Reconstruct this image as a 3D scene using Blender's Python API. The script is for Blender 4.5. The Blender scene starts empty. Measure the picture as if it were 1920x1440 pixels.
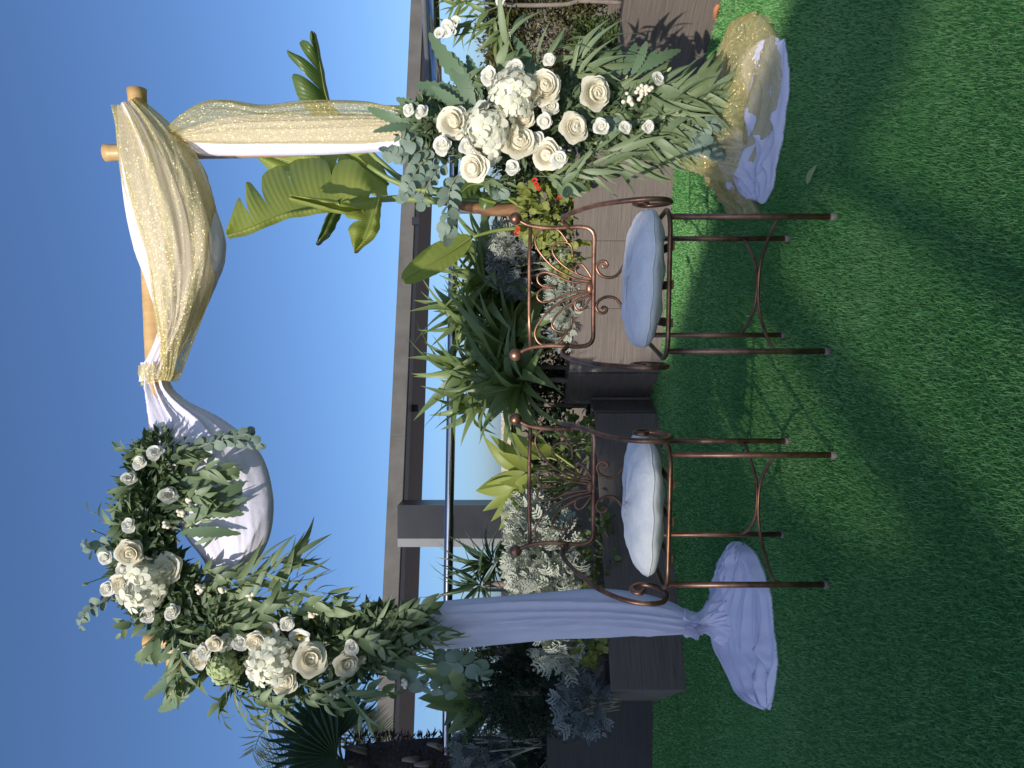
import bpy, math, random
import numpy as np
from mathutils import Vector, Matrix

random.seed(7)
rng = np.random.default_rng(7)
scene = bpy.context.scene
col = scene.collection

# ------------------------------------------------------------------ camera, sky, sun, exposure
CAM_Z, FPX = 1.01, 1450.0
cam_data = bpy.data.cameras.new("camera")
cam_data.sensor_width = 36.0
cam_data.lens = 36.0 * FPX / 1920.0
cam_data.clip_end = 6000
cam_data.clip_start = 0.05
cam = bpy.data.objects.new("camera", cam_data)
cam.matrix_world = Matrix(((0, 1, 0, 0), (0, 0, -1, 0), (-1, 0, 0, CAM_Z), (0, 0, 0, 1)))  # phone turned on its side
col.objects.link(cam)
scene.camera = cam

SUN_AZ, SUN_EL = 28.0, 29.0          # degrees: behind the camera, a little to the left
ph, el = math.radians(SUN_AZ), math.radians(SUN_EL)
SUN = Vector((-math.sin(ph) * math.cos(el), -math.cos(ph) * math.cos(el), math.sin(el)))
world = bpy.data.worlds.new("World")
scene.world = world
world.use_nodes = True
wn = world.node_tree
sky = wn.nodes.new("ShaderNodeTexSky")
sky.sky_type = 'NISHITA'
sky.sun_disc = False
sky.sun_elevation = el
sky.sun_rotation = math.pi + ph
sky.altitude = 0
sky.air_density = 0.8
sky.dust_density = 1.5
sky.ozone_density = 7.0
bg = wn.nodes["Background"]
bg.inputs["Strength"].default_value = 0.115
wn.links.new(sky.outputs[0], bg.inputs[0])
sl = bpy.data.lights.new("sun", 'SUN')
sl.energy = 3.4
sl.angle = math.radians(0.55)
sl.color = (1.0, 0.94, 0.85)
so = bpy.data.objects.new("sun", sl)
so.rotation_euler = SUN.to_track_quat('Z', 'Y').to_euler()
so.location = (-3, -8, 9)
col.objects.link(so)
scene.view_settings.view_transform = 'Standard'
scene.view_settings.look = 'None'
scene.view_settings.gamma = 1.0
scene.view_settings.use_curve_mapping = False
scene.view_settings.exposure = 0.45


# ------------------------------------------------------------------ helpers
def P(x, y, d):
    """photo pixel (image lies on its side) at distance d -> world point"""
    return Vector(((720 - y) * d / FPX, d, CAM_Z - (x - 960) * d / FPX))


def G(x, y, up=0.0):
    """photo pixel on the ground"""
    d = FPX * CAM_Z / (x - 960)
    return Vector(((720 - y) * d / FPX, d, up))


W = {}


def add(name, mesh, parent=None, M=None, mat=None):
    if M is None:
        M = Matrix.Identity(4)
    o = bpy.data.objects.new(name, mesh)
    if mat is not None and mesh is not None and not mesh.materials:
        mesh.materials.append(mat)
    col.objects.link(o)
    W[o] = M
    if parent is not None:
        o.parent = parent
        o.matrix_local = W[parent].inverted() @ M
    else:
        o.matrix_world = M
    return o


def thing(name, label, cat, loc=(0, 0, 0), rz=0.0, group=None):
    o = add(name, None, None, Matrix.Translation(loc) @ Matrix.Rotation(rz, 4, 'Z'))
    return tag(o, label, cat, group)


def tag(o, label=None, cat=None, group=None, kind=None):
    if label: o["label"] = label
    if cat: o["category"] = cat
    if group: o["group"] = group
    if kind: o["kind"] = kind
    return o


def mk(name, verts, faces, mat=None, smooth=True):
    me = bpy.data.meshes.new(name)
    me.from_pydata([tuple(v) for v in verts], [], faces)
    if smooth:
        me.polygons.foreach_set("use_smooth", [True] * len(me.polygons))
    if mat: me.materials.append(mat)
    me.update()
    return me


def mk_np(name, V, F, mat=None, smooth=False):
    """V (n,3), F (m,k) all faces of k corners"""
    me = bpy.data.meshes.new(name)
    V = np.asarray(V, dtype=np.float32); F = np.asarray(F, dtype=np.int32)
    m, k = F.shape
    me.vertices.add(len(V)); me.vertices.foreach_set("co", V.ravel())
    me.loops.add(m * k); me.loops.foreach_set("vertex_index", F.ravel())
    me.polygons.add(m)
    me.polygons.foreach_set("loop_start", np.arange(0, m * k, k, dtype=np.int32))
    me.polygons.foreach_set("loop_total", np.full(m, k, dtype=np.int32))
    if smooth: me.polygons.foreach_set("use_smooth", np.ones(m, dtype=bool))
    if mat: me.materials.append(mat)
    me.update(calc_edges=True)
    return me


def spline(pts, n):
    """Catmull-Rom through pts (any tuples), n samples"""
    A = np.array([tuple(p) for p in pts], dtype=float)
    m = len(A)
    out = []
    for i in range(n):
        u = i / (n - 1) * (m - 1)
        k = min(int(u), m - 2); f = u - k
        p0, p1, p2, p3 = A[max(k - 1, 0)], A[k], A[k + 1], A[min(k + 2, m - 1)]
        out.append(0.5 * ((2 * p1) + (-p0 + p2) * f + (2 * p0 - 5 * p1 + 4 * p2 - p3) * f * f + (-p0 + 3 * p1 - 3 * p2 + p3) * f ** 3))
    return np.array(out)


def tube_geo(pts, r, seg=8, closed=False, caps=True):
    pts = [Vector(p) for p in pts]
    n = len(pts)
    rr = r if hasattr(r, '__len__') else [r] * n
    V, F = [], []
    prev = None
    for i, p in enumerate(pts):
        a = pts[(i - 1) % n] if (closed or i > 0) else p
        b = pts[(i + 1) % n] if (closed or i < n - 1) else p
        t = (b - a)
        if t.length < 1e-9: t = Vector((0, 0, 1))
        t.normalize()
        if prev is None:
            h = Vector((0, 0, 1)) if abs(t.z) < 0.9 else Vector((1, 0, 0))
            u = t.cross(h).normalized()
        else:
            u = (prev - t * prev.dot(t)).normalized()
        prev = u
        w = t.cross(u)
        for k in range(seg):
            an = 2 * math.pi * k / seg
            V.append(p + (u * math.cos(an) + w * math.sin(an)) * rr[i])
    for i in range(n if closed else n - 1):
        j = (i + 1) % n
        for k in range(seg):
            k2 = (k + 1) % seg
            F.append((i * seg + k, i * seg + k2, j * seg + k2, j * seg + k))
    if caps and not closed:
        F.append(tuple(range(seg - 1, -1, -1)))
        F.append(tuple(range((n - 1) * seg, n * seg)))
    return V, F


def tube(name, pts, r, mat, parent=None, seg=8, closed=False, M=None, n=None):
    if n: pts = spline(pts, n)
    V, F = tube_geo(pts, r, seg, closed)
    me = mk(name, V, F, mat)
    if M is None and parent is not None: M = W[parent]; return add(name, me, parent, M)
    return add(name, me, parent, M)


def wtube(name, pts, r, mat, parent=None, seg=8, n=None):
    """tube whose points are world points"""
    if n: pts = spline(pts, n)
    V, F = tube_geo(pts, r, seg)
    return add(name, mk(name, V, F, mat), parent, Matrix.Identity(4))


def box_geo(x0, x1, y0, y1, z0, z1):
    V = [(x, y, z) for z in (z0, z1) for y in (y0, y1) for x in (x0, x1)]
    F = [(0, 2, 3, 1), (4, 5, 7, 6), (0, 1, 5, 4), (2, 6, 7, 3), (0, 4, 6, 2), (1, 3, 7, 5)]
    return V, F


def box(name, x0, x1, y0, y1, z0, z1, mat, parent=None, M=None):
    V, F = box_geo(x0, x1, y0, y1, z0, z1)
    return add(name, mk(name, V, F, mat, smooth=False), parent, M if M is not None else Matrix.Identity(4))


def bevel(o, w, s=2):
    m = o.modifiers.new("bevel", 'BEVEL'); m.width = w; m.segments = s; m.limit_method = 'ANGLE'
    return o


def sphere_geo(c, r, nu=14, nv=9, sq=(1, 1, 1)):
    V, F = [], []
    for j in range(nv + 1):
        th = math.pi * j / nv
        for i in range(nu):
            a = 2 * math.pi * i / nu
            V.append((c[0] + r * sq[0] * math.sin(th) * math.cos(a), c[1] + r * sq[1] * math.sin(th) * math.sin(a), c[2] + r * sq[2] * math.cos(th)))
    for j in range(nv):
        for i in range(nu):
            i2 = (i + 1) % nu
            F.append((j * nu + i, (j + 1) * nu + i, (j + 1) * nu + i2, j * nu + i2))
    return V, F


def orient(p, direc, nrm, s, sx=None):
    """matrix taking a unit leaf (length +Y, normal +Z) to p, along direc, facing nrm"""
    y = Vector(direc).normalized()
    n = Vector(nrm)
    x = y.cross(n)
    if x.length < 1e-5: x = y.cross(Vector((0.3, 0.7, 0.64)))
    x.normalize()
    z = x.cross(y)
    sx = s if sx is None else sx
    return Matrix(((x.x * sx, y.x * s, z.x * s, p[0]), (x.y * sx, y.y * s, z.y * s, p[1]), (x.z * sx, y.z * s, z.z * s, p[2]), (0, 0, 0, 1)))


def rv(a=1.0):
    return Vector((random.uniform(-a, a), random.uniform(-a, a), random.uniform(-a, a)))


# ------------------------------------------------------------------ materials
def nodes(name):
    m = bpy.data.materials.new(name); m.use_nodes = True
    nt = m.node_tree
    b = nt.nodes["Principled BSDF"]
    return m, nt, b


def ramp(nt, fac, stops):
    r = nt.nodes.new("ShaderNodeValToRGB")
    e = r.color_ramp.elements
    while len(e) < len(stops): e.new(0.5)
    for i, (p, c) in enumerate(stops):
        e[i].position = p; e[i].color = (*c, 1) if len(c) == 3 else c
    nt.links.new(fac, r.inputs[0])
    return r.outputs[0]


def noise(nt, scale, detail=4, rough=0.6, vec=None, stretch=None):
    n = nt.nodes.new("ShaderNodeTexNoise")
    n.inputs["Scale"].default_value = scale
    n.inputs["Detail"].default_value = detail
    n.inputs["Roughness"].default_value = rough
    tc = nt.nodes.new("ShaderNodeTexCoord")
    src = tc.outputs["Object"] if vec is None else vec
    if stretch:
        mp = nt.nodes.new("ShaderNodeMapping"); mp.inputs["Scale"].default_value = stretch
        nt.links.new(src, mp.inputs[0]); src = mp.outputs[0]
    nt.links.new(src, n.inputs["Vector"])
    return n.outputs["Fac"]


def bump(nt, b, h, strength, dist=0.01):
    bp = nt.nodes.new("ShaderNodeBump")
    bp.inputs["Strength"].default_value = strength
    bp.inputs["Distance"].default_value = dist
    nt.links.new(h, bp.inputs["Height"])
    nt.links.new(bp.outputs[0], b.inputs["Normal"])


def simple(name, c1, c2=None, scale=6, rough=0.6, metal=0.0, bs=0.0, bscale=40, stretch=None, bdist=0.01):
    m, nt, b = nodes(name)
    b.inputs["Roughness"].default_value = rough
    b.inputs["Metallic"].default_value = metal
    if c2 is None: c2 = tuple(x * 0.8 for x in c1)
    nt.links.new(ramp(nt, noise(nt, scale, stretch=stretch), [(0.3, c2), (0.7, c1)]), b.inputs["Base Color"])
    if bs: bump(nt, b, noise(nt, bscale, stretch=stretch), bs, bdist)
    return m


def leafmat(name, c1, c2, trans=0.25, rough=0.45, back=None, vein=0.0, tcol=None, spec=0.4):
    """leaf: colour varies from leaf to leaf and along the blade, light shines through"""
    m, nt, b = nodes(name)
    oi = nt.nodes.new("ShaderNodeObjectInfo")
    geo = nt.nodes.new("ShaderNodeNewGeometry")
    n = noise(nt, 3.0, 3)
    mx = nt.nodes.new("ShaderNodeMath"); mx.operation = 'ADD'
    nt.links.new(oi.outputs["Random"], mx.inputs[0]); nt.links.new(n, mx.inputs[1])
    isl = nt.nodes.new("ShaderNodeMath"); isl.operation = 'MULTIPLY_ADD'
    isl.inputs[1].default_value = 0.6
    nt.links.new(geo.outputs["Random Per Island"], isl.inputs[0]); nt.links.new(mx.outputs[0], isl.inputs[2])
    mul = nt.nodes.new("ShaderNodeMath"); mul.operation = 'MULTIPLY'; mul.inputs[1].default_value = 0.48
    nt.links.new(isl.outputs[0], mul.inputs[0])
    c = ramp(nt, mul.outputs[0], [(0.15, c2), (0.85, c1)])
    if vein:
        tc = nt.nodes.new("ShaderNodeTexCoord")
        wv = nt.nodes.new("ShaderNodeTexWave"); wv.bands_direction = 'Y'
        wv.inputs["Scale"].default_value = vein; wv.inputs["Distortion"].default_value = 0.6
        nt.links.new(tc.outputs["UV"] if False else tc.outputs["Object"], wv.inputs["Vector"])
        bump(nt, b, wv.outputs["Fac"], 0.25, 0.01)
    nt.links.new(c, b.inputs["Base Color"])
    b.inputs["Roughness"].default_value = rough
    b.inputs["Specular IOR Level"].default_value = spec
    out = nt.nodes["Material Output"]
    tr = nt.nodes.new("ShaderNodeBsdfTranslucent")
    if tcol is None: tcol = (min(1, c1[0] * 2.2), min(1, c1[1] * 2.2), c1[2] * 1.0)
    tr.inputs[0].default_value = (*tcol, 1)
    ms = nt.nodes.new("ShaderNodeMixShader"); ms.inputs[0].default_value = trans
    nt.links.new(b.outputs[0], ms.inputs[1]); nt.links.new(tr.outputs[0], ms.inputs[2])
    nt.links.new(ms.outputs[0], out.inputs[0])
    return m


def petalmat(name, c_edge, c_core, trans=0.25):
    m, nt, b = nodes(name)
    tc = nt.nodes.new("ShaderNodeTexCoord")
    ln = nt.nodes.new("ShaderNodeVectorMath"); ln.operation = 'LENGTH'
    nt.links.new(tc.outputs["Object"], ln.inputs[0])
    oi = nt.nodes.new("ShaderNodeObjectInfo")
    sh = nt.nodes.new("ShaderNodeMath"); sh.operation = 'MULTIPLY_ADD'; sh.inputs[1].default_value = 0.35; sh.inputs[2].default_value = -0.15
    nt.links.new(oi.outputs["Random"], sh.inputs[0])
    ad = nt.nodes.new("ShaderNodeMath"); ad.operation = 'ADD'
    nt.links.new(ln.outputs["Value"], ad.inputs[0]); nt.links.new(sh.outputs[0], ad.inputs[1])
    c = ramp(nt, ad.outputs[0], [(0.25, c_core), (0.95, c_edge)])
    nt.links.new(c, b.inputs["Base Color"])
    b.inputs["Roughness"].default_value = 0.55
    b.inputs["Specular IOR Level"].default_value = 0.25
    bump(nt, b, noise(nt, 7, 4), 0.15, 0.05)
    tr = nt.nodes.new("ShaderNodeBsdfTranslucent"); tr.inputs[0].default_value = (*c_edge, 1)
    ms = nt.nodes.new("ShaderNodeMixShader"); ms.inputs[0].default_value = trans
    nt.links.new(b.outputs[0], ms.inputs[1]); nt.links.new(tr.outputs[0], ms.inputs[2])
    nt.links.new(ms.outputs[0], nt.nodes["Material Output"].inputs[0])
    return m


def clothmat(name, c, trans=0.15, wr=0.25, wscale=14):
    m, nt, b = nodes(name)
    b.inputs["Base Color"].default_value = (*c, 1)
    b.inputs["Roughness"].default_value = 0.75
    b.inputs["Specular IOR Level"].default_value = 0.2
    b.inputs["Sheen Weight"].default_value = 0.15
    bump(nt, b, noise(nt, wscale, 5, 0.55), wr, 0.02)
    tr = nt.nodes.new("ShaderNodeBsdfTranslucent"); tr.inputs[0].default_value = (*c, 1)
    ms = nt.nodes.new("ShaderNodeMixShader"); ms.inputs[0].default_value = trans
    nt.links.new(b.outputs[0], ms.inputs[1]); nt.links.new(tr.outputs[0], ms.inputs[2])
    nt.links.new(ms.outputs[0], nt.nodes["Material Output"].inputs[0])
    return m


def organzamat():
    m, nt, b = nodes("gold_organza")
    tc = nt.nodes.new("ShaderNodeTexCoord")
    vo = nt.nodes.new("ShaderNodeTexVoronoi"); vo.inputs["Scale"].default_value = 310
    nt.links.new(tc.outputs["Object"], vo.inputs["Vector"])
    # each thread glint has its own tilt
    geo = nt.nodes.new("ShaderNodeNewGeometry")
    sub = nt.nodes.new("ShaderNodeVectorMath"); sub.operation = 'SUBTRACT'; sub.inputs[1].default_value = (0.5, 0.5, 0.5)
    nt.links.new(vo.outputs["Color"], sub.inputs[0])
    sc = nt.nodes.new("ShaderNodeVectorMath"); sc.operation = 'SCALE'; sc.inputs["Scale"].default_value = 1.5
    nt.links.new(sub.outputs[0], sc.inputs[0])
    ad = nt.nodes.new("ShaderNodeVectorMath"); ad.operation = 'ADD'
    nt.links.new(geo.outputs["Normal"], ad.inputs[0]); nt.links.new(sc.outputs[0], ad.inputs[1])
    nm = nt.nodes.new("ShaderNodeVectorMath"); nm.operation = 'NORMALIZE'
    nt.links.new(ad.outputs[0], nm.inputs[0])
    gl = nt.nodes.new("ShaderNodeBsdfGlossy"); gl.inputs["Roughness"].default_value = 0.33
    gl.inputs[0].default_value = (0.95, 0.80, 0.42, 1)
    nt.links.new(nm.outputs[0], gl.inputs["Normal"])
    # lurex glitter: sparkle put into the colour as paler and deeper gold specks
    v2 = nt.nodes.new("ShaderNodeTexVoronoi"); v2.inputs["Scale"].default_value = 260
    nt.links.new(tc.outputs["Object"], v2.inputs["Vector"])
    sx = nt.nodes.new("ShaderNodeSeparateColor"); nt.links.new(v2.outputs["Color"], sx.inputs[0])
    gc = ramp(nt, sx.outputs[0], [(0.15, (0.60, 0.52, 0.20)), (0.6, (0.74, 0.65, 0.31)), (0.95, (0.94, 0.88, 0.56))])
    nt.links.new(gc, b.inputs["Base Color"])
    b.inputs["Roughness"].default_value = 0.6
    tr = nt.nodes.new("ShaderNodeBsdfTranslucent"); tr.inputs[0].default_value = (0.68, 0.58, 0.30, 1)
    m1 = nt.nodes.new("ShaderNodeMixShader"); m1.inputs[0].default_value = 0.25
    nt.links.new(b.outputs[0], m1.inputs[1]); nt.links.new(tr.outputs[0], m1.inputs[2])
    m2 = nt.nodes.new("ShaderNodeMixShader"); m2.inputs[0].default_value = 0.3
    nt.links.new(m1.outputs[0], m2.inputs[1]); nt.links.new(gl.outputs[0], m2.inputs[2])
    tp = nt.nodes.new("ShaderNodeBsdfTransparent"); tp.inputs[0].default_value = (0.97, 0.93, 0.78, 1)
    lw = nt.nodes.new("ShaderNodeLayerWeight"); lw.inputs["Blend"].default_value = 0.35
    rp = nt.nodes.new("ShaderNodeMapRange")
    rp.inputs["To Min"].default_value = 0.30; rp.inputs["To Max"].default_value = 0.9
    nt.links.new(lw.outputs["Facing"], rp.inputs["Value"])
    m3 = nt.nodes.new("ShaderNodeMixShader")
    nt.links.new(rp.outputs[0], m3.inputs[0]); nt.links.new(tp.outputs[0], m3.inputs[1]); nt.links.new(m2.outputs[0], m3.inputs[2])
    nt.links.new(m3.outputs[0], nt.nodes["Material Output"].inputs[0])
    return m


def woodgrainmat(name, c1, c2):
    """composite planter board: ragged horizontal grain ridges"""
    m, nt, b = nodes(name)
    tc = nt.nodes.new("ShaderNodeTexCoord")
    n1 = noise(nt, 1.0, 6, 0.65, tc.outputs["Object"], (3.0, 3.0, 110))
    n2 = noise(nt, 2.2, 4, 0.6, tc.outputs["Object"])
    mx = nt.nodes.new("ShaderNodeMath"); mx.operation = 'MULTIPLY_ADD'; mx.inputs[1].default_value = 0.35
    nt.links.new(n2, mx.inputs[0]); nt.links.new(n1, mx.inputs[2])
    nt.links.new(ramp(nt, mx.outputs[0], [(0.45, c2), (0.62, tuple((a + b_) / 2 for a, b_ in zip(c1, c2))), (0.8, c1)]), b.inputs["Base Color"])
    b.inputs["Roughness"].default_value = 0.7
    bump(nt, b, n1, 0.4, 0.008)
    return m


def coppermat():
    m, nt, b = nodes("aged_copper_paint")
    n = noise(nt, 9, 6, 0.7)
    nt.links.new(ramp(nt, n, [(0.35, (0.12, 0.06, 0.038)), (0.55, (0.33, 0.162, 0.098)), (0.75, (0.54, 0.29, 0.18))]), b.inputs["Base Color"])
    b.inputs["Metallic"].default_value = 0.8
    b.inputs["Roughness"].default_value = 0.38
    bump(nt, b, noise(nt, 60, 3), 0.15, 0.003)
    return m


def turfmat(name, c1, c2, c3):
    m, nt, b = nodes(name)
    geo = nt.nodes.new("ShaderNodeNewGeometry")
    n = noise(nt, 1.3, 4, 0.6)
    mx = nt.nodes.new("ShaderNodeMath"); mx.operation = 'MULTIPLY_ADD'; mx.inputs[1].default_value = 0.55
    nt.links.new(geo.outputs["Random Per Island"], mx.inputs[0])
    nt.links.new(n, mx.inputs[2])
    nt.links.new(ramp(nt, mx.outputs[0], [(0.4, c1), (0.72, c2), (1.0, c3)]), b.inputs["Base Color"])
    b.inputs["Roughness"].default_value = 0.7
    b.inputs["Specular IOR Level"].default_value = 0.12
    tr = nt.nodes.new("ShaderNodeBsdfTranslucent"); tr.inputs[0].default_value = (c3[0], c3[1] * 1.2, c3[2], 1)
    ms = nt.nodes.new("ShaderNodeMixShader"); ms.inputs[0].default_value = 0.2
    nt.links.new(b.outputs[0], ms.inputs[1]); nt.links.new(tr.outputs[0], ms.inputs[2])
    nt.links.new(ms.outputs[0], nt.nodes["Material Output"].inputs[0])
    return m


M_ = {
    'white': clothmat("white_cotton", (0.83, 0.78, 0.90), 0.12),
    'cushion': clothmat("cushion_cotton", (0.87, 0.83, 0.81), 0.02, 0.55, 13),
    'gold': organzamat(),
    'copper': coppermat(),
    'bamboo': simple("bamboo_cane", (0.62, 0.40, 0.17), (0.48, 0.29, 0.11), 8, 0.4, stretch=(4, 4, 0.6)),
    'bamboo_end': simple("bamboo_end_grain", (0.45, 0.3, 0.14), (0.3, 0.18, 0.08), 60, 0.7),
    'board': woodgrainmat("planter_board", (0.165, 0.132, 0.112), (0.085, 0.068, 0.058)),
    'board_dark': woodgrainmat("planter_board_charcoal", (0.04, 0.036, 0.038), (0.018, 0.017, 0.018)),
    'soil': simple("potting_soil", (0.06, 0.04, 0.03), (0.02, 0.015, 0.01), 30, 0.95, bs=0.8, bscale=60),
    'turf': turfmat("turf_blades", (0.078, 0.24, 0.065), (0.125, 0.335, 0.10), (0.24, 0.43, 0.17)),
    'turf_base': simple("turf_backing", (0.06, 0.22, 0.05), (0.04, 0.15, 0.035), 40, 0.9, bs=0.5, bscale=200),
    'chrome': simple("stainless_steel", (0.5, 0.5, 0.52), (0.42, 0.42, 0.44), 3, 0.15, 1.0),
    'steel_grey': simple("painted_grey_steel", (0.18, 0.19, 0.2), None, 5, 0.5, 0.3),
    'concrete': simple("canopy_concrete", (0.16, 0.15, 0.13), (0.11, 0.10, 0.088), 2.5, 0.85, bs=0.2, bscale=15),
    'soffit': simple("soffit_timber", (0.11, 0.08, 0.06), (0.07, 0.05, 0.04), 2, 0.6, stretch=(1, 12, 1)),
    'dark_metal': simple("dark_flashing", (0.02, 0.02, 0.025), None, 4, 0.4),
    'cladding': simple("dark_cladding", (0.025, 0.025, 0.028), (0.014, 0.014, 0.018), 3, 0.3),
    'cladding_light': simple("grey_cladding", (0.2, 0.2, 0.2), (0.16, 0.16, 0.165), 3, 0.5),
    'parapet': simple("parapet_plaster", (0.2, 0.165, 0.13), (0.14, 0.12, 0.095), 4, 0.85, bs=0.3, bscale=25),
    'coping': simple("pebble_coping", (0.7, 0.62, 0.5), (0.3, 0.24, 0.18), 45, 0.8, bs=0.8, bscale=60),
    'roofground': simple("roof_screed", (0.32, 0.31, 0.3), (0.24, 0.23, 0.22), 2, 0.9),
    'terracotta': simple("terracotta", (0.5, 0.19, 0.08), (0.4, 0.14, 0.06), 20, 0.8),
    'wall': simple("render_wall", (0.72, 0.70, 0.67), (0.66, 0.64, 0.61), 1, 0.85),
    'glassdark': simple("window_glass", (0.03, 0.035, 0.04), None, 1, 0.05),
    'bark': simple("thin_bark", (0.26, 0.21, 0.17), (0.14, 0.11, 0.09), 12, 0.8, bs=0.5, bscale=30),
    'palm_bark': simple("fibrous_palm_bark", (0.075, 0.055, 0.05), (0.02, 0.015, 0.015), 20, 0.9, bs=1.0, bscale=40, stretch=(1, 1, 4)),
    'stem': simple("green_stem", (0.13, 0.17, 0.08), (0.09, 0.12, 0.05), 10, 0.5),
    'stem_pale': simple("pale_eucalyptus_stem", (0.34, 0.33, 0.24), (0.25, 0.25, 0.17), 10, 0.5),
    'strel_stem': simple("strelitzia_stalk", (0.26, 0.30, 0.07), (0.16, 0.22, 0.05), 3, 0.45, stretch=(1, 1, 0.3)),
    'strel_husk': simple("dry_orange_husk", (0.30, 0.15, 0.06), (0.13, 0.06, 0.03), 6, 0.7, stretch=(6, 6, 1)),
    # leaves
    'willow': leafmat("long_eucalyptus_leaf", (0.20, 0.25, 0.125), (0.11, 0.16, 0.085), 0.15, 0.5),
    'round': leafmat("silver_eucalyptus_leaf", (0.20, 0.26, 0.20), (0.12, 0.17, 0.135), 0.12, 0.6),
    'oval': leafmat("oval_eucalyptus_leaf", (0.19, 0.245, 0.12), (0.085, 0.135, 0.065), 0.15, 0.5),
    'fern': leafmat("scalloped_fern_leaf", (0.13, 0.195, 0.105), (0.08, 0.135, 0.08), 0.15, 0.5),
    'filler': leafmat("arrangement_greenery", (0.12, 0.165, 0.08), (0.05, 0.085, 0.04), 0.15, 0.55),
    'bud': leafmat("green_bud", (0.42, 0.46, 0.2), (0.3, 0.36, 0.14), 0.15, 0.5),
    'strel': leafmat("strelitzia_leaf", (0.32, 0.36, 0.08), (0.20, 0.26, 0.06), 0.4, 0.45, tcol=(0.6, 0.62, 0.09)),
    'strel_shaded': leafmat("shaded_strelitzia_leaf", (0.11, 0.16, 0.04), (0.06, 0.10, 0.03), 0.25, 0.35, tcol=(0.22, 0.34, 0.05)),  # darker copy of the strelitzia leaf, for leaves out of the sun
    'cordy': leafmat("strap_leaf", (0.18, 0.235, 0.085), (0.06, 0.10, 0.04), 0.25, 0.42),
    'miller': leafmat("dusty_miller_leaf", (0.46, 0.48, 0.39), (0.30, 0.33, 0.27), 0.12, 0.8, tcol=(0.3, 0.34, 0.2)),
    'miller_shaded': leafmat("shaded_dusty_miller_leaf", (0.19, 0.215, 0.205), (0.10, 0.12, 0.125), 0.08, 0.8, tcol=(0.15, 0.18, 0.14)),  # dusty miller leaf again, with shade mixed into its colour
    'geran': leafmat("geranium_leaf", (0.26, 0.28, 0.07), (0.12, 0.15, 0.03), 0.25, 0.55),
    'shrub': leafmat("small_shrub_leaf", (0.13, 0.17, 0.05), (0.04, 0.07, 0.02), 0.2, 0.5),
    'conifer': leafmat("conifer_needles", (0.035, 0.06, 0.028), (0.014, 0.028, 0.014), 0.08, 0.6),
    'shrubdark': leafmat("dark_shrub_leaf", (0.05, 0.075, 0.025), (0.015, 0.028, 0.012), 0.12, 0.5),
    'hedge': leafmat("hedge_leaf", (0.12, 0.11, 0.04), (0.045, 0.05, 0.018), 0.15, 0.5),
    'yucca': leafmat("yucca_blade", (0.07, 0.11, 0.05), (0.03, 0.055, 0.03), 0.15, 0.4),
    'drygrass': leafmat("pale_spiky_blade", (0.30, 0.28, 0.13), (0.14, 0.15, 0.06), 0.2, 0.5),
    'palm': leafmat("palm_leaf", (0.05, 0.085, 0.045), (0.02, 0.04, 0.025), 0.12, 0.4),
    'palm_pale': leafmat("pale_palm_frond", (0.24, 0.24, 0.13), (0.14, 0.15, 0.08), 0.2, 0.5),
    'oleander': leafmat("oleander_leaf", (0.15, 0.2, 0.06), (0.08, 0.12, 0.04), 0.2, 0.45),
    # petals
    'rose': petalmat("cream_rose_petal", (0.86, 0.81, 0.66), (0.86, 0.74, 0.47), 0.3),
    'lisi': petalmat("white_lisianthus_petal", (0.88, 0.86, 0.79), (0.82, 0.80, 0.58), 0.35),
    'hyd': petalmat("hydrangea_floret", (0.88, 0.86, 0.74), (0.84, 0.83, 0.62), 0.35),
    'hydg': petalmat("green_hydrangea_floret", (0.5, 0.56, 0.3), (0.36, 0.44, 0.18)),
    'red': petalmat("red_geranium_petal", (0.75, 0.07, 0.03), (0.5, 0.03, 0.02)),
    'yellow': simple("yellow_stamen", (0.65, 0.45, 0.05), None, 20, 0.7),
    'berry': simple("snowberry", (0.8, 0.74, 0.6), (0.68, 0.6, 0.45), 10, 0.35),
}

# ------------------------------------------------------------------ leaf meshes (unit length along +Y)
def leaf_mesh(name, wfn, mat, n=8, bendz=0.15, fold=0.3, side=0.0, twist=0.0):
    V, F = [], []
    for i in range(n + 1):
        t = i / n
        w = wfn(t)
        cz = -bendz * t * t * 1.0 + 0.12 * bendz * math.sin(t * 3)
        cx = side * t * t
        tw = twist * t
        for s in (-1, 0, 1):
            dx, dz = s * w * math.cos(tw), abs(s) * w * fold + s * w * math.sin(tw)
            V.append((cx + dx, t, cz + dz))
    for i in range(n):
        a = i * 3
        for k in (0, 1):
            F.append((a + k, a + k + 1, a + k + 4, a + k + 3))
    return mk(name, V, F, mat)


def lance(wmax, pk=0.4):
    def f(t):
        if t >= 1: return 0.001
        return wmax * (max(t, 0.004) / pk) ** 0.75 * math.exp(0.75 * (1 - t / pk)) * (1 - t ** 3) ** 0.9 + 0.002
    return f


def ellip(w):
    return lambda t: w * math.sqrt(max(0, 1 - (2 * t - 1) ** 2)) ** 0.9 + 0.004


def serr(wmax, k=9, dep=0.28):
    def f(t):
        b = wmax * math.sin(math.pi * min(1, (t * 0.93 + 0.05))) ** 0.7
        return b * (1 - dep * (0.5 + 0.5 * math.cos(2 * math.pi * k * t))) + 0.002
    return f


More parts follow.
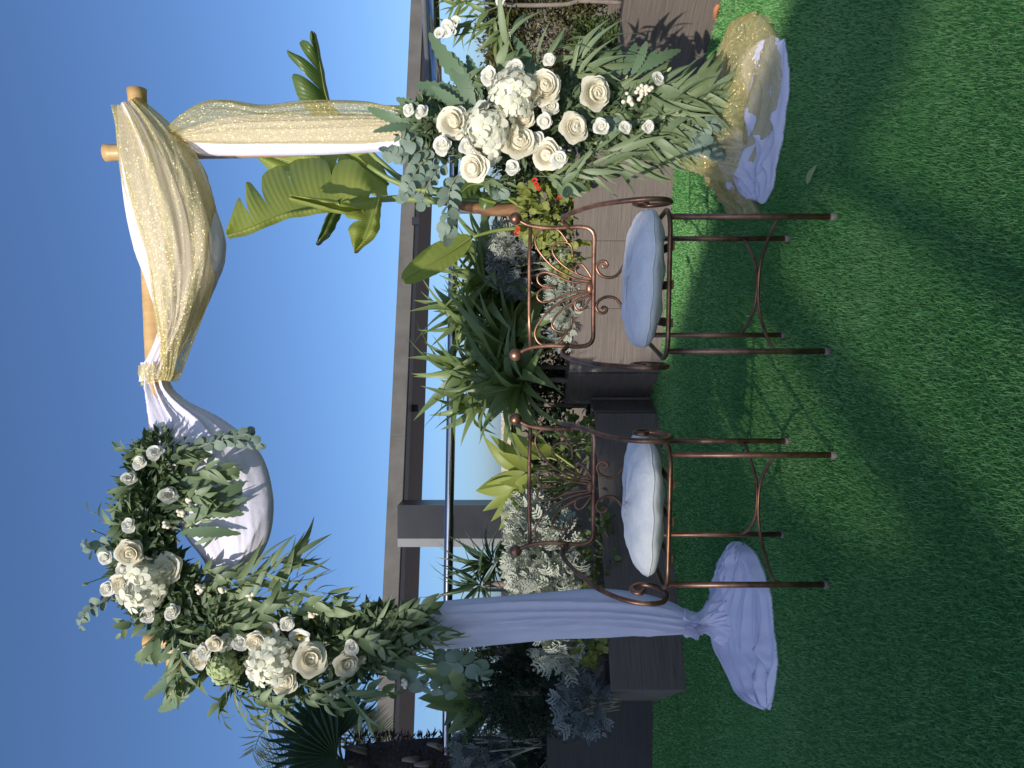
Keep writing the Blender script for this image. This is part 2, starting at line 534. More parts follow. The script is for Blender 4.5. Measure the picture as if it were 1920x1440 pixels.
def lobed_mesh(name, mat, lobes=4, w=0.36):
    """deeply cut silver leaf: midrib blade with paired finger lobes, one connected sheet"""
    V, F = [], []
    n = lobes * 2 + 2
    for i in range(n + 1):
        t = i / n
        V += [(-0.03, t, -0.15 * t * t), (0.03, t, -0.15 * t * t)]
    for i in range(n):
        a = i * 2
        F.append((a, a + 1, a + 3, a + 2))
    for l in range(lobes):
        i = 1 + l * 2
        t = (i + 0.5) / n
        ln = w * (0.55 + 0.75 * math.sin(math.pi * (t * 0.8 + 0.12)))
        for s in (0, 1):
            sg = -1 if s == 0 else 1
            a, b2 = i * 2 + s, (i + 1) * 2 + s
            x, y, z = sg * ln, t + 0.42 * ln + 0.1, 0.1 * ln - 0.15 * t * t
            k = len(V)
            V += [(x * 0.62, t + 0.17 * ln, z), (x * 0.62, t + 0.17 * ln + 0.17, z), (x * 1.0, y - 0.05, z - 0.04), (x * 0.86, y + 0.09, z - 0.04)]
            q = [(a, k, k + 1, b2), (k, k + 2, k + 3, k + 1)]
            if s == 0: q = [tuple(reversed(f)) for f in q]
            F += q
    k = len(V)
    V += [(-0.13, 0.98, -0.14), (0.13, 0.98, -0.14), (0, 1.16, -0.17)]
    F += [(n * 2, n * 2 + 1, k + 1, k), (k, k + 1, k + 2)]
    return mk(name, V, F, mat)


def scallop_mesh(name, mat, k=7, seg=21):
    """round scalloped geranium leaf"""
    V, F = [(0, 0.08, -0.08)], []
    for i in range(seg + 1):
        a = -math.pi / 2 + 0.25 + (2 * math.pi - 0.5) * i / seg
        r = 0.5 * (0.86 + 0.14 * abs(math.cos(k * 0.5 * a)))
        V.append((r * math.cos(a), 0.5 + r * math.sin(a), 0.10 * math.sin(3 * a) + 0.08))
    for i in range(seg):
        F.append((0, i + 1, i + 2))
    return mk(name, V, F, mat)


def variants(fn, k):
    return [fn(i) for i in range(k)]


L = {}
for key, mt in (('willow', 'willow'), ('oleander', 'oleander')):
    L[key] = variants(lambda i: leaf_mesh("leaf", lance(0.058 + 0.011 * (i % 4), 0.32 + 0.03 * (i % 3)), M_[mt], 10, 0.08 + 0.09 * i, 0.3, 0.07 * (i - 2), 0.35 * (i - 2)), 5)
L['oval'] = variants(lambda i: leaf_mesh("leaf", lance(0.17 + 0.03 * (i % 3), 0.42), M_['oval'], 8, 0.08 + 0.10 * i, 0.28, 0.05 * (i - 2), 0.3 * (i - 2)), 5)
L['round'] = variants(lambda i: leaf_mesh("leaf", ellip(0.42 + 0.05 * i), M_['round'], 8, 0.1 + 0.15 * i, 0.12), 3)
L['fern'] = variants(lambda i: leaf_mesh("leaf", serr(0.105 + 0.012 * i, 9), M_['fern'], 36, 0.12 + 0.12 * i, 0.12, 0.08 * (i - 1)), 3)
L['strap'] = variants(lambda i: leaf_mesh("leaf", lance(0.058 + 0.011 * i, 0.35), M_['cordy'], 9, 0.15 + 0.22 * i, 0.5, 0.05 * (i - 1)), 4)
L['blade'] = variants(lambda i: leaf_mesh("leaf", lance(0.03, 0.25), M_['yucca'], 6, 0.1 + 0.2 * i, 0.6), 3)
L['dryblade'] = variants(lambda i: leaf_mesh("leaf", lance(0.02, 0.25), M_['drygrass'], 5, 0.1 + 0.2 * i, 0.5), 2)
L['broad'] = variants(lambda i: leaf_mesh("leaf", lance(0.15 + 0.02 * i, 0.42), M_['strel'], 10, 0.12 + 0.12 * i, 0.35), 3)
L['broad_shaded'] = variants(lambda i: leaf_mesh("leaf", lance(0.16 + 0.02 * i, 0.42), M_['strel_shaded'], 10, 0.15 + 0.12 * i, 0.3), 3)
L['miller'] = variants(lambda i: lobed_mesh("leaf", M_['miller'], 3 + i % 2, 0.36 + 0.07 * i), 3)
L['miller_shaded'] = variants(lambda i: lobed_mesh("leaf", M_['miller_shaded'], 3 + i % 2, 0.36 + 0.07 * i), 3)
L['geran'] = variants(lambda i: scallop_mesh("leaf", M_['geran'], 6 + i), 2)
L['shrub'] = variants(lambda i: leaf_mesh("leaf", ellip(0.3 + 0.05 * i), M_['shrub'], 5, 0.1, 0.2), 2)

# ------------------------------------------------------------------ ground and turf
tag(add("ground", mk("ground", [(-3000, -3000, -0.02), (3000, -3000, -0.02), (3000, 3000, -0.02), (-3000, 3000, -0.02)], [(0, 1, 2, 3)], M_['roofground'], False)), kind="structure")
gn = 40
tag(add("lawn", mk("lawn", [(-6, -4, 0), (6, -4, 0), (6, 6.9, 0), (-6, 6.9, 0)], [(0, 1, 2, 3)], M_['turf_base'], False)), kind="structure")


def in_view(xy, pad=0.6):
    d = xy[:, 1]
    return np.abs(xy[:, 0]) < (720 / FPX) * d + pad


def inside(xy, poly):
    x, y = xy[:, 0], xy[:, 1]
    r = np.zeros(len(xy), bool)
    for (x1, y1), (x2, y2) in zip(poly, poly[1:] + poly[:1]):
        c = ((y1 > y) != (y2 > y)) & (x < (x2 - x1) * (y - y1) / (y2 - y1 + 1e-12) + x1)
        r ^= c
    return r


def gpoly(px):
    return [(G(x, y).x, G(x, y).y) for x, y in px]


# turf pressed flat under the pooled cloth
PRESSED = [gpoly([(1392, 1025), (1375, 1050), (1362, 1110), (1358, 1170), (1362, 1225), (1400, 1285), (1438, 1320), (1450, 1290), (1456, 1215), (1446, 1130), (1426, 1060)]),
           gpoly([(1430, 36), (1380, 70), (1355, 130), (1345, 200), (1345, 290), (1360, 335), (1395, 395), (1422, 395), (1445, 335), (1462, 260), (1472, 170), (1470, 100), (1450, 50)])]


def turf():
    parts = []
    for (d0, d1, dens, h, w) in ((1.3, 2.3, 42000, 0.017, 0.0011), (2.3, 3.6, 30000, 0.016, 0.0015), (3.6, 6.2, 13000, 0.015, 0.0025)):
        wmax = 0.5 * d1 + 0.6
        n = int(dens * 2 * wmax * (d1 - d0))
        xy = np.column_stack((rng.uniform(-wmax, wmax, n), rng.uniform(d0, d1, n)))
        xy = xy[in_view(xy)]
        keep = np.ones(len(xy), bool)
        for poly in PRESSED: keep &= ~inside(xy, poly)
        parts.append((xy[keep], h, w))
    Vs, Fs, off = [], [], 0
    for xy, h, w in parts:
        n = len(xy)
        # pile leans in slow swirls, with scatter
        f1 = np.sin(xy[:, 0] * 2.1 + 1.3 * np.sin(xy[:, 1] * 1.7)) + np.sin(xy[:, 1] * 2.9 + xy[:, 0] * 1.1)
        az = 0.5 * f1 + rng.normal(0, 1.5, n)
        lean = rng.uniform(0.25, 1.15, n)
        hh = h * rng.uniform(0.6, 1.25, n)
        dx, dy = np.cos(az), np.sin(az)
        sx, sy = -dy * w, dx * w
        base = np.column_stack((xy, np.full(n, 0.001)))
        mid = base + np.column_stack((dx * hh * 0.28 * lean, dy * hh * 0.28 * lean, hh * 0.55))
        az2 = az + rng.normal(0, 0.9, n)
        tip = mid + np.column_stack((np.cos(az2) * hh * 0.8 * lean, np.sin(az2) * hh * 0.8 * lean, hh * (0.5 - 0.42 * lean)))
        sd = np.column_stack((sx, sy, np.zeros(n)))
        V = np.stack((base - sd, base + sd, mid - sd * 0.8, mid + sd * 0.8, tip), axis=1).reshape(-1, 3)
        i = np.arange(n)[:, None] * 5 + off
        F = np.concatenate((i + [0, 1, 3], i + [0, 3, 2], i + [2, 3, 4]), axis=1).reshape(-1, 3)
        Vs.append(V); Fs.append(F); off += 5 * n
    me = mk_np("grass", np.vstack(Vs), np.vstack(Fs), M_['turf'])
    tag(add("grass", me), "short green artificial turf covering the terrace", "artificial grass", kind="stuff")


turf()

# ------------------------------------------------------------------ unseen wall added behind the camera to shade the terrace
def add_shade_wall():
    """unseen wall added for its shade: outline follows the shade edge, panes pass the light patches"""
    y0, th = -9.0, 0.4
    roof = [(-12.6, 14.6), (-10.6, 12.6), (-9.95, 11.3), (-9.6, 10.55), (-9.11, 9.83), (-8.89, 9.18), (-8.14, 9.21), (-7.99, 9.49), (-7.75, 9.51), (-7.59, 9.18), (-7.33, 8.83), (-5.96, 8.09), (-5.75, 8.0), (-5.5, 7.8), (-4.88, 7.42), (-4.1, 7.15)]  # outline shaped so its shadow edge falls where wanted on the terrace
    lo = [(-7.12, 8.0), (-6.56, 7.18), (-6.2, 6.86), (-5.79, 6.45), (-5.3, 6.3), (-4.75, 6.3)]
    hi = [(-7.12, 8.3), (-6.56, 8.05), (-6.2, 7.85), (-5.79, 7.5), (-5.3, 7.15), (-4.75, 7.0)]
    f = lambda pts, x: float(np.interp(x, [p[0] for p in pts], [p[1] for p in pts]))
    t = thing("shade_wall", "unseen wall added behind the camera, outline and tinted panes shaped to shade the terrace", "shade wall", (-8, y0, 0))
    xs = sorted(set([p[0] for p in roof] + [p[0] for p in lo]))

    def prism(name, quad, mat, y_front, depth):
        V = [(x, y_front, z) for x, z in quad] + [(x, y_front - depth, z) for x, z in quad]
        F = [(0, 3, 2, 1), (4, 5, 6, 7)] + [(i, (i + 1) % 4, (i + 1) % 4 + 4, i + 4) for i in range(4)]
        return add(name, mk(name, V, F, mat, False), t)
    for xa, xb in zip(xs[:-1], xs[1:]):
        ra, rb = f(roof, xa), f(roof, xb)
        if xa >= -7.13 and xb <= -4.74:
            prism("wall_panel", [(xa, 0), (xb, 0), (xb, f(lo, xb)), (xa, f(lo, xa))], M_['wall'], y0, th)
            prism("shade_beam", [(xa, f(hi, xa)), (xb, f(hi, xb)), (xb, rb), (xa, ra)], M_['wall'], y0, th)
            prism("pane", [(xa, f(lo, xa)), (xb, f(lo, xb)), (xb, f(hi, xb)), (xa, f(hi, xa))], M_['tint'], y0 - 0.15, 0.02)
        else:
            prism("wall_panel", [(xa, 0), (xb, 0), (xb, rb), (xa, ra)], M_['wall'], y0, th)
    for mx, w in ((-6.1, 0.11), (-5.45, 0.05)):  # bars added to throw dark streaks across the light patches
        prism("shade_mullion", [(mx - w, f(lo, mx) - .1), (mx + w, f(lo, mx) - .1), (mx + w, f(hi, mx) + .05), (mx - w, f(hi, mx) + .05)], M_['steel_grey'], y0 - 0.05, 0.1)


def tintmat():
    m, nt, b = nodes("tinted_glazing")  # tint chosen so weak sun patches reach the turf
    tp = nt.nodes.new("ShaderNodeBsdfTransparent"); tp.inputs[0].default_value = (0.58, 0.59, 0.55, 1)
    gl = nt.nodes.new("ShaderNodeBsdfGlossy"); gl.inputs["Roughness"].default_value = 0.02
    ms = nt.nodes.new("ShaderNodeMixShader"); ms.inputs[0].default_value = 0.08
    nt.links.new(tp.outputs[0], ms.inputs[1]); nt.links.new(gl.outputs[0], ms.inputs[2])
    nt.links.new(ms.outputs[0], nt.nodes["Material Output"].inputs[0])
    return m


M_['tint'] = tintmat()
add_shade_wall()

# ------------------------------------------------------------------ canopy, parapet, balustrade behind
def slab(name, p, q, mat, parent):
    """prism between cross-section quads p and q (lists of 4 points)"""
    V = list(p) + list(q)
    F = [(0, 1, 2, 3), (7, 6, 5, 4)] + [(i, i + 4, (i + 1) % 4 + 4, (i + 1) % 4) for i in range(4)]
    return add(name, mk(name, V, F, mat, False), parent)


def canopy():
    H = 2.95                                   # underside of fascia
    def at_h(x, y, z):                          # pixel of known height above camera
        d = FPX * (z - CAM_Z) / (960 - x)
        return Vector(((720 - y) * d / FPX, d, z))
    a = at_h(731, 1500, H); b = at_h(796, -60, H)
    u = (b - a).normalized()
    a = a - u * 9; b = b + u * 8
    nrm = Vector((-u.y, u.x, 0));
    if nrm.y < 0: nrm = -nrm
    t = thing("canopy", "long concrete canopy with timber soffit beyond the railing", "canopy", (a.x, a.y, 0))
    ft = 0.27
    Ls = [i / 9 for i in range(10)]
    for k in range(len(Ls) - 1):
        s, e = a + (b - a) * Ls[k] + u * 0.001, a + (b - a) * Ls[k + 1] - u * 0.001
        Z = Vector((0, 0, 1))
        slab("fascia_panel", [s, s + nrm * 0.12, s + nrm * 0.12 + Z * ft, s + Z * ft], [e, e + nrm * 0.12, e + nrm * 0.12 + Z * ft, e + Z * ft], M_['concrete'], t)
    Z = Vector((0, 0, 1))
    s0, e0 = a + nrm * 0.125, b + nrm * 0.125
    slab("flashing", [s0 - Z * 0.01, s0 + nrm * 0.5 - Z * 0.01, s0 + nrm * 0.5 + Z * 0.24, s0 + Z * 0.24], [e0 - Z * 0.01, e0 + nrm * 0.5 - Z * 0.01, e0 + nrm * 0.5 + Z * 0.24, e0 + Z * 0.24], M_['dark_metal'], t)
    s1, e1 = a + nrm * 0.63 + Z * 0.02, b + nrm * 0.63 + Z * 0.02
    slab("soffit", [s1, s1 + nrm * 2.5, s1 + nrm * 2.5 + Z * 0.24, s1 + Z * 0.24], [e1, e1 + nrm * 2.5, e1 + nrm * 2.5 + Z * 0.24, e1 + Z * 0.24], M_['soffit'], t)
    # lamp boxes under the soffit
    for fy in (765, 415):
        c = at_h(775, fy, H)
        box("soffit_lamp", c.x - 0.07, c.x + 0.07, c.y - 0.07, c.y + 0.07, H - 0.11, H + 0.02, M_['dark_metal'], t)
    # column
    d = 13.2
    xl, xr = (720 - 1010) * d / FPX, (720 - 947) * d / FPX
    xl2 = (720 - 1026) * d / FPX
    c = thing("column", "dark clad square column holding up the concrete canopy", "column", ((xl + xr) / 2, d, 0))
    for i, (z0, z1) in enumerate(((0, 0.9), (0.906, 2.0), (2.006, H + 0.015))):
        box("cladding_panel", xl, xr, d, d + 0.03, z0, z1, M_['cladding'], c)
        box("side_panel", xl2, xl - 0.004, d + 0.02, d + 0.6, z0, z1, M_['cladding_light'], c)
    box("core", xl, xr, d + 0.035, d + 0.6, 0, H + 0.01, M_['dark_metal'], c)


canopy()


def parapet():
    t = thing("parapet_wall", "low plastered parapet wall with pebbled coping behind the planters", "wall", (0, 7.3, 0))
    box("wall_body", -9, 9, 7.2, 7.45, 0, 1.02, M_['parapet'], t)
    for i in range(12):
        box("coping", -9 + i * 1.5 + 0.004, -7.5 + i * 1.5 - 0.004, 7.12, 7.5, 1.02, 1.11, M_['coping'], t)
    return t


parapet()


def balustrade():
    t = thing("balustrade", "stainless steel handrail on slim posts and glass behind the planters", "railing", (0, 5.95, 0))
    d = 6.1
    wtube("handrail", [P(837, 1500, d), P(840, 1110, d), P(846, 760, d), P(850, 430, d), P(852, 200, d)], 0.036, M_['chrome'], t, 12, 20)
    for y, wd in ((760, 0.022), (1106, 0.009), (395, 0.02)):
        p = P(850, y, d + 0.02)
        box("post", p.x - wd, p.x + wd, p.y - 0.02, p.y + 0.02, 0, p.z - 0.05, M_['steel_grey'], t)
        box("clip", p.x - wd * 0.6, p.x + wd * 0.6, p.y - 0.012, p.y + 0.012, p.z - 0.05, p.z + 0.01, M_['steel_grey'], t)
    t2 = thing("side_balustrade", "steel handrail of the side railing behind the right hand flowers", "railing", (2.9, 4.8, 0))
    a, b = P(806, -120, 4.1), P(822, 215, 5.6)
    wtube("handrail", [a, (a + b) / 2, b], 0.036, M_['chrome'], t2, 12)
    wtube("lower_rail", [a + Vector((0.05, 0.05, 0.06)), b + Vector((0.05, 0.05, 0.06))], 0.02, M_['steel_grey'], t2, 8)
    for f in (0.12, 0.9):
        p = a.lerp(b, f)
        box("post", p.x - 0.02, p.x + 0.02, p.y - 0.02, p.y + 0.02, 0, p.z - 0.03, M_['steel_grey'], t2)


balustrade()


# small glass picture seen through the gap between the planters
def gap_things():
    d = 5.95
    t = thing("glass_screen", "small glass balustrade pane seen in the gap between two planters", "glass panel", P(1160, 765, d))
    a, b = P(1098, 780, d), P(1150, 755, d)
    box("pane", a.x, b.x, d, d + 0.012, b.z, a.z, M_['glassdark'], t)
    box("bottom_rail", a.x - 0.02, b.x + 0.02, d - 0.02, d + 0.03, b.z - 0.06, b.z, M_['chrome'], t)
    c = thing("plinth", "low dark concrete plinth under the glass in the planter gap", "plinth", (a.x, d, 0))
    bevel(box("block", a.x - 0.1, b.x + 0.15, d - 0.08, d + 0.2, 0, b.z - 0.065, M_['board_dark'], c), 0.01)


gap_things()

# ------------------------------------------------------------------ planters
def planter(name, label, foot, z, splits, mat, group="composite planters"):
    """foot: front-left, front-right, back-right, back-left (x, y); splits: fractions along the front where boards meet"""
    fl, fr, br, bl = [Vector((p[0], p[1], 0)) for p in foot]
    c = (fl + fr + br + bl) / 4
    t = thing(name, label, "planter", c, 0, group)
    Z = Vector((0, 0, 1))
    th = 0.035

    def wall(a, b, fr_, nm):
        for i in range(len(fr_) - 1):
            u = (b - a)
            s = a + u * fr_[i] + u.normalized() * 0.0004
            e = a + u * fr_[i + 1] - u.normalized() * 0.0004
            inn = Vector((-u.y, u.x, 0)).normalized() * th
            # board in its own frame so the grain runs along it
            ln = (e - s).length
            M = Matrix.Translation(s) @ Matrix.Rotation(math.atan2(u.y, u.x), 4, 'Z')
            o = box(nm, 0, ln, 0, th, 0, z - 0.002 * (i % 2), mat, t, M)
            bevel(o, 0.003)
    wall(fl, fr, splits, "front_board")
    u = (fr - fl).normalized()
    wall(bl, fl + (bl - fl).normalized() * 0.04, [0, 1], "side_board")
    wall(fr + (br - fr).normalized() * 0.04, br, [0, 1], "side_board")
    wall(br, bl, [0, 0.5, 1], "back_board")
    k = 0.93
    q = [c + (p - c) * k + Z * (z - 0.07) for p in (fl, fr, br, bl)]
    q2 = [c + (p - c) * k for p in (fl, fr, br, bl)]
    slab("soil", q2, q, M_['soil'], t)
    return t


planter("planter", "brown wood grain planter box at the right behind the sunlit chair", [(0.08, 5.25), (1.52, 4.72), (1.86, 5.3), (-0.14, 5.72)], 0.62, [0, 0.29, 0.58, 1], M_['board'])
planter("planter", "low brown wood grain planter box behind the left chair and white curtain", [(-1.757, 4.44), (-0.2, 5.33), (-0.1, 5.62), (-2.17, 5.32)], 0.44, [0, 1], M_['board'])
planter("planter", "brown wood grain planter box nearest the right edge beside the gold fabric", [(1.50, 4.40), (1.97, 3.45), (2.6, 3.8), (1.92, 4.66)], 0.47, [0, 1], M_['board'])
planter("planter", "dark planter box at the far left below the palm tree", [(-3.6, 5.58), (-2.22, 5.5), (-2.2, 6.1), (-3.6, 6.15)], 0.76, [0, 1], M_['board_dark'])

tp = [G(1352, 2, 0.004), G(1350, 20, 0.02), G(1343, 40, 0.004)]
V, F = tube_geo(spline(tp, 8), [0.006, 0.010, 0.013, 0.014, 0.013, 0.011, 0.008, 0.004], 8)
tag(add("edging_strip", mk("edging_strip", V, F, M_['terracotta'])), "small orange terracotta edging piece at the foot of the right planter", "edging")

# ------------------------------------------------------------------ bamboo arch
def bamboo(name, a, b, r, parent, nodes_every=0.36):
    a, b = Vector(a), Vector(b)
    ln = (b - a).length
    n = max(2, int(ln / 0.03))
    pts, rr = [], []
    for i in range(n + 1):
        s = ln * i / n
        q = (s % nodes_every) / nodes_every
        ring = 1.0 + 0.08 * math.exp(-((min(q, 1 - q)) / 0.03) ** 2)
        pts.append(a.lerp(b, i / n) + Vector((0.004 * math.sin(s * 5), 0.003 * math.sin(s * 3.1), 0.004 * math.cos(s * 4))))
        rr.append(r * ring * (1 + 0.02 * math.sin(s * 7)))
    V, F = tube_geo(pts, rr, 14, caps=False)
    # hollow cut ends
    for e, base in ((0, 0), (1, n * 14)):
        p = pts[0] if e == 0 else pts[-1]
        k = len(V)
        d = (pts[1] - pts[0]).normalized() * (1 if e == 0 else -1)
        for j in range(14): V.append(p + (V[base + j] - p) * 0.72)
        for j in range(14): V.append(p + (V[base + j] - p) * 0.70 + d * 0.03)
        for j in range(14):
            j2 = (j + 1) % 14
            q1, q2 = (base + j, base + j2, k + j2, k + j), (k + j, k + j2, k + 14 + j2, k + 14 + j)
            F += [q1, q2] if e else [tuple(reversed(q1)), tuple(reversed(q2))]
        F.append(tuple(k + 14 + j for j in range(14)))
    return add(name, mk(name, V, F, M_['bamboo']), parent)


DA = 3.45
arch = thing("bamboo_arch", "tall square wedding arch of bamboo poles draped in white and gold fabric", "arch", (0, DA, 0))
bamboo("beam", P(258, 168, DA), P(331, 1300, DA), 0.04, arch)
bamboo("post", Vector((P(200, 250, DA + 0.085).x, DA + 0.085, 0)), P(198, 288, DA + 0.085), 0.036, arch, 0.41)
lp = P(272, 1203, DA + 0.085)
bamboo("post", Vector((P(1300, 1165, DA + 0.085).x, DA + 0.085, 0)), lp, 0.036, arch, 0.41)

# ------------------------------------------------------------------ drapery
def ridge(x, p=0.7):
    return 1 - 2 * np.abs(np.sin(np.pi * x)) ** p


def foldfield(t, s, folds, seed, drift=0.08):
    """lengthwise folds over t (across) that wander slowly along s"""
    r = np.random.default_rng(seed)
    f = np.zeros_like(t)
    for k, w in folds:
        ph1, ph2, ph3 = r.uniform(0, 6.28, 3)
        tt = t + drift * (np.sin(s * 4.2 + ph1 + t * 3) + 0.5 * np.sin(s * 9.1 + ph2)) / max(1.0, k * 0.35)
        f += w * ridge(k * tt + ph3) * (0.7 + 0.5 * np.sin(s * 5 + ph3 + 4 * t))
    return f


def drape_tube(name, st, mat, parent=None, ns=120, na=130, amp=0.012, folds=((4, 1), (9, 0.6), (17, 0.25)), seed=1, drift=0.08):
    """cloth gathered round a line: st rows are (x1, y1, x2, y2, d, half_depth), silhouettes in photo pixels"""
    S = spline(st, ns)
    V = np.zeros((ns, na, 3))
    for i in range(ns):
        x1, y1, x2, y2, d, dep = S[i]
        A, B = np.array(P(x1, y1, d)), np.array(P(x2, y2, d))
        c, h = (A + B) / 2, (B - A) / 2
        a = np.linspace(0, 2 * np.pi, na, endpoint=False)
        off = np.outer(np.cos(a), h) + np.outer(np.sin(a), np.array((0, -dep, 0)))
        ln = np.linalg.norm(off, axis=1, keepdims=True) + 1e-6
        t = (1 - np.cos(a)) / 2 + np.where(np.sin(a) < 0, 3.3, 0)
        f = foldfield(t, np.full(na, i / (ns - 1)), folds, seed, drift)
        w = min(1.0, np.linalg.norm(h) / 0.06)
        fade = 0.3 + 0.7 * np.abs(np.sin(a))[:, None]
        V[i] = c + off + off / ln * (f[:, None] * amp * w * fade)
    idx = np.arange(ns * na).reshape(ns, na)
    j = np.roll(idx, -1, axis=1)
    F = np.stack((idx[:-1], j[:-1], j[1:], idx[1:]), axis=-1).reshape(-1, 4)
    return add(name, mk_np(name, V.reshape(-1, 3), F, mat, True), parent)


def puddle(name, st, mat, parent=None, height=0.09, ns=170, nt=150, amp=0.016, folds=((5, 1), (11, 0.7), (22, 0.3)), seed=3, base=0.012, drift=0.12, cross=0.0):
    """cloth heaped on the turf: st rows are (y, x_far, x_near) on the ground"""
    S = spline(st, ns)
    V = np.zeros((ns, nt, 3))
    for i in range(ns):
        y, xf, xn = S[i]
        q = i / (ns - 1)
        env = math.sin(math.pi * q) ** 0.5
        xf += env * (2.5 * math.sin(13 * q + seed) + 1.5 * math.sin(31 * q + 2 * seed))
        xn += env * (2.5 * math.sin(9 * q + 3 * seed) + 1.2 * math.sin(23 * q + seed) + 0.5 * math.sin(61 * q))
        A, B = np.array(G(xf, y)), np.array(G(xn, y))
        t = np.linspace(0, 1, nt)
        s = i / (ns - 1)
        e = np.sin(np.pi * np.clip(s, 0, 1)) ** 0.45
        hump = np.sin(np.pi * t) ** 0.6 * (0.75 + 0.25 * np.cos(2 * np.pi * (t - 0.4)))
        f = foldfield(t, np.full(nt, s), folds, seed, drift)
        edge = np.clip(np.minimum(t, 1 - t) / 0.08, 0, 1)
        z = base + height * hump * e + amp * (f + 0.8) * edge * (0.3 + 0.7 * e)
        if cross:
            cr = np.zeros(nt)
            for (fs, ft, w) in ((7, 5, 1), (13, -9, .7), (19, 14, .45), (31, -11, .3), (11, 23, .3)):
                cr += w * (1 - 2 * np.abs(np.sin(0.5 * (fs * s + ft * t + seed * fs))) ** 0.7)
            z += cross * np.clip(hump, 0.25, 1) * edge * e * cr
        p = A + np.outer(t, B - A)
        p[:, 1] += 0.012 * f * edge
        p[:, 0] += 0.008 * np.sin(11 * s + 6 * t) * edge
        p[:, 2] = np.maximum(z, 0.008)
        V[i] = p
    V = np.concatenate((V, (V[:, ::-1] * [1, 1, 0] + [0, 0, 0.006])), axis=1)     # underside lies on the turf
    na = V.shape[1]
    idx = np.arange(ns * na).reshape(ns, na)
    j = np.roll(idx, -1, axis=1)
    F = np.stack((idx[:-1], j[:-1], j[1:], idx[1:]), axis=-1).reshape(-1, 4)
    return add(name, mk_np(name, V.reshape(-1, 3), F, mat, True), parent)


d0 = DA
# white swag on the right half of the beam, under the gold one
sw = drape_tube("fabric_swag", [(222, 205, 264, 192, d0, .05), (224, 262, 325, 248, d0 - .01, .08), (228, 330, 372, 312, d0 - .03, .11), (241, 412, 416, 425, d0 - .04, .12), (262, 490, 420, 478, d0 - .04, .11), (280, 545, 404, 525, d0 - .03, .10), (298, 620, 366, 605, d0 - .02, .08), (268, 690, 322, 690, d0, .055), (262, 716, 318, 708, d0, .05)],
                M_['white'], amp=0.014, folds=((3, 1), (7, .6), (13, .25)), seed=5)
tag(sw, "white swag peeking from under the gold organza on the arch beam", "fabric swag", "fabrics draped on the arch")
sw = drape_tube("fabric_swag", [(262, 680, 318, 680, d0, .052), (270, 725, 318, 722, d0, .05), (276, 770, 352, 752, d0 - .01, .06), (282, 815, 424, 790, d0 - .03, .09), (292, 865, 486, 848, d0 - .04, .11), (312, 930, 509, 925, d0 - .05, .12), (345, 1000, 507, 1000, d0 - .05, .11), (385, 1050, 480, 1056, d0 - .03, .09), (388, 1080, 440, 1085, d0 - .01, .06), (350, 1140, 390, 1140, d0, .05), (320, 1195, 360, 1195, d0, .05)],
                M_['white'], amp=0.013, folds=((2, 1), (4, .8), (8, .35), (15, .12)), seed=11, drift=0.16)
tag(sw, "plain white swag hanging from the left half of the arch beam", "fabric swag", "fabrics draped on the arch")
gs = thing("fabric_swag", "glittering gold organza swag on the right half of the beam", "fabric swag", P(258, 430, d0), 0, "fabrics draped on the arch")
drape_tube("swag_cloth", [(214, 208, 270, 188, d0, .06), (218, 262, 338, 248, d0 - .02, .10), (230, 340, 384, 318, d0 - .05, .13), (254, 420, 408, 412, d0 - .06, .14), (280, 492, 406, 500, d0 - .06, .13), (292, 560, 390, 562, d0 - .05, .12), (305, 640, 360, 640, d0 - .04, .09), (306, 690, 342, 695, d0 - .03, .06), (300, 712, 330, 716, d0 - .02, .04)],
           M_['gold'], gs, amp=0.018, folds=((3, 1), (6, .7), (14, .35), (25, .15)), seed=21)
drape_tube("wrap", [(262, 686, 318, 676, d0, .06), (262, 702, 330, 702, d0, .066), (268, 724, 322, 712, d0, .06)], M_['gold'], gs, ns=20, na=60, amp=0.008, folds=((5, 1), (11, .5)), seed=4)

# left curtain
lc = thing("curtain", "white curtain hanging on the left arch post, knotted and pooled on the turf", "curtain", G(1390, 1165), 0, "fabrics draped on the arch")
drape_tube("hanging_cloth", [(330, 1180, 330, 1222, d0, .06), (500, 1165, 500, 1226, d0, .06), (700, 1147, 700, 1222, d0 - .01, .065), (800, 1131, 800, 1220, d0 - .01, .07), (950, 1117, 950, 1208, d0 - .02, .075), (1050, 1108, 1050, 1198, d0 - .02, .08), (1130, 1104, 1140, 1194, d0 - .03, .08), (1200, 1112, 1200, 1190, d0 - .03, .08), (1250, 1126, 1255, 1192, d0 - .03, .075), (1288, 1146, 1292, 1190, d0 - .03, .06)],
           M_['white'], lc, ns=140, na=120, amp=0.013, folds=((2, 1), (5, .7), (9, .25)), seed=17, drift=0.16)
drape_tube("knot", [(1272, 1150, 1282, 1192, d0 - .05, .05), (1290, 1144, 1300, 1194, d0 - .05, .085), (1310, 1150, 1318, 1186, d0 - .05, .06), (1330, 1130, 1340, 1204, d0 - .06, .08), (1352, 1105, 1368, 1218, d0 - .07, .12), (1372, 1085, 1392, 1230, d0 - .1, .16)],
           M_['white'], lc, ns=90, na=150, amp=0.026, folds=((3, 1), (7, .9), (12, .5)), seed=9, drift=0.2)
puddle("pooled_cloth", [(1018, 1388, 1400), (1035, 1372, 1420), (1065, 1362, 1434), (1110, 1356, 1446), (1160, 1350, 1454), (1210, 1350, 1462), (1250, 1368, 1464), (1285, 1395, 1460), (1312, 1420, 1452), (1326, 1436, 1446)],
       M_['white'], lc, height=0.085, amp=0.021, folds=((3, .7), (6, 1), (11, .8), (17, .5)), seed=31, drift=0.10, cross=0.002)

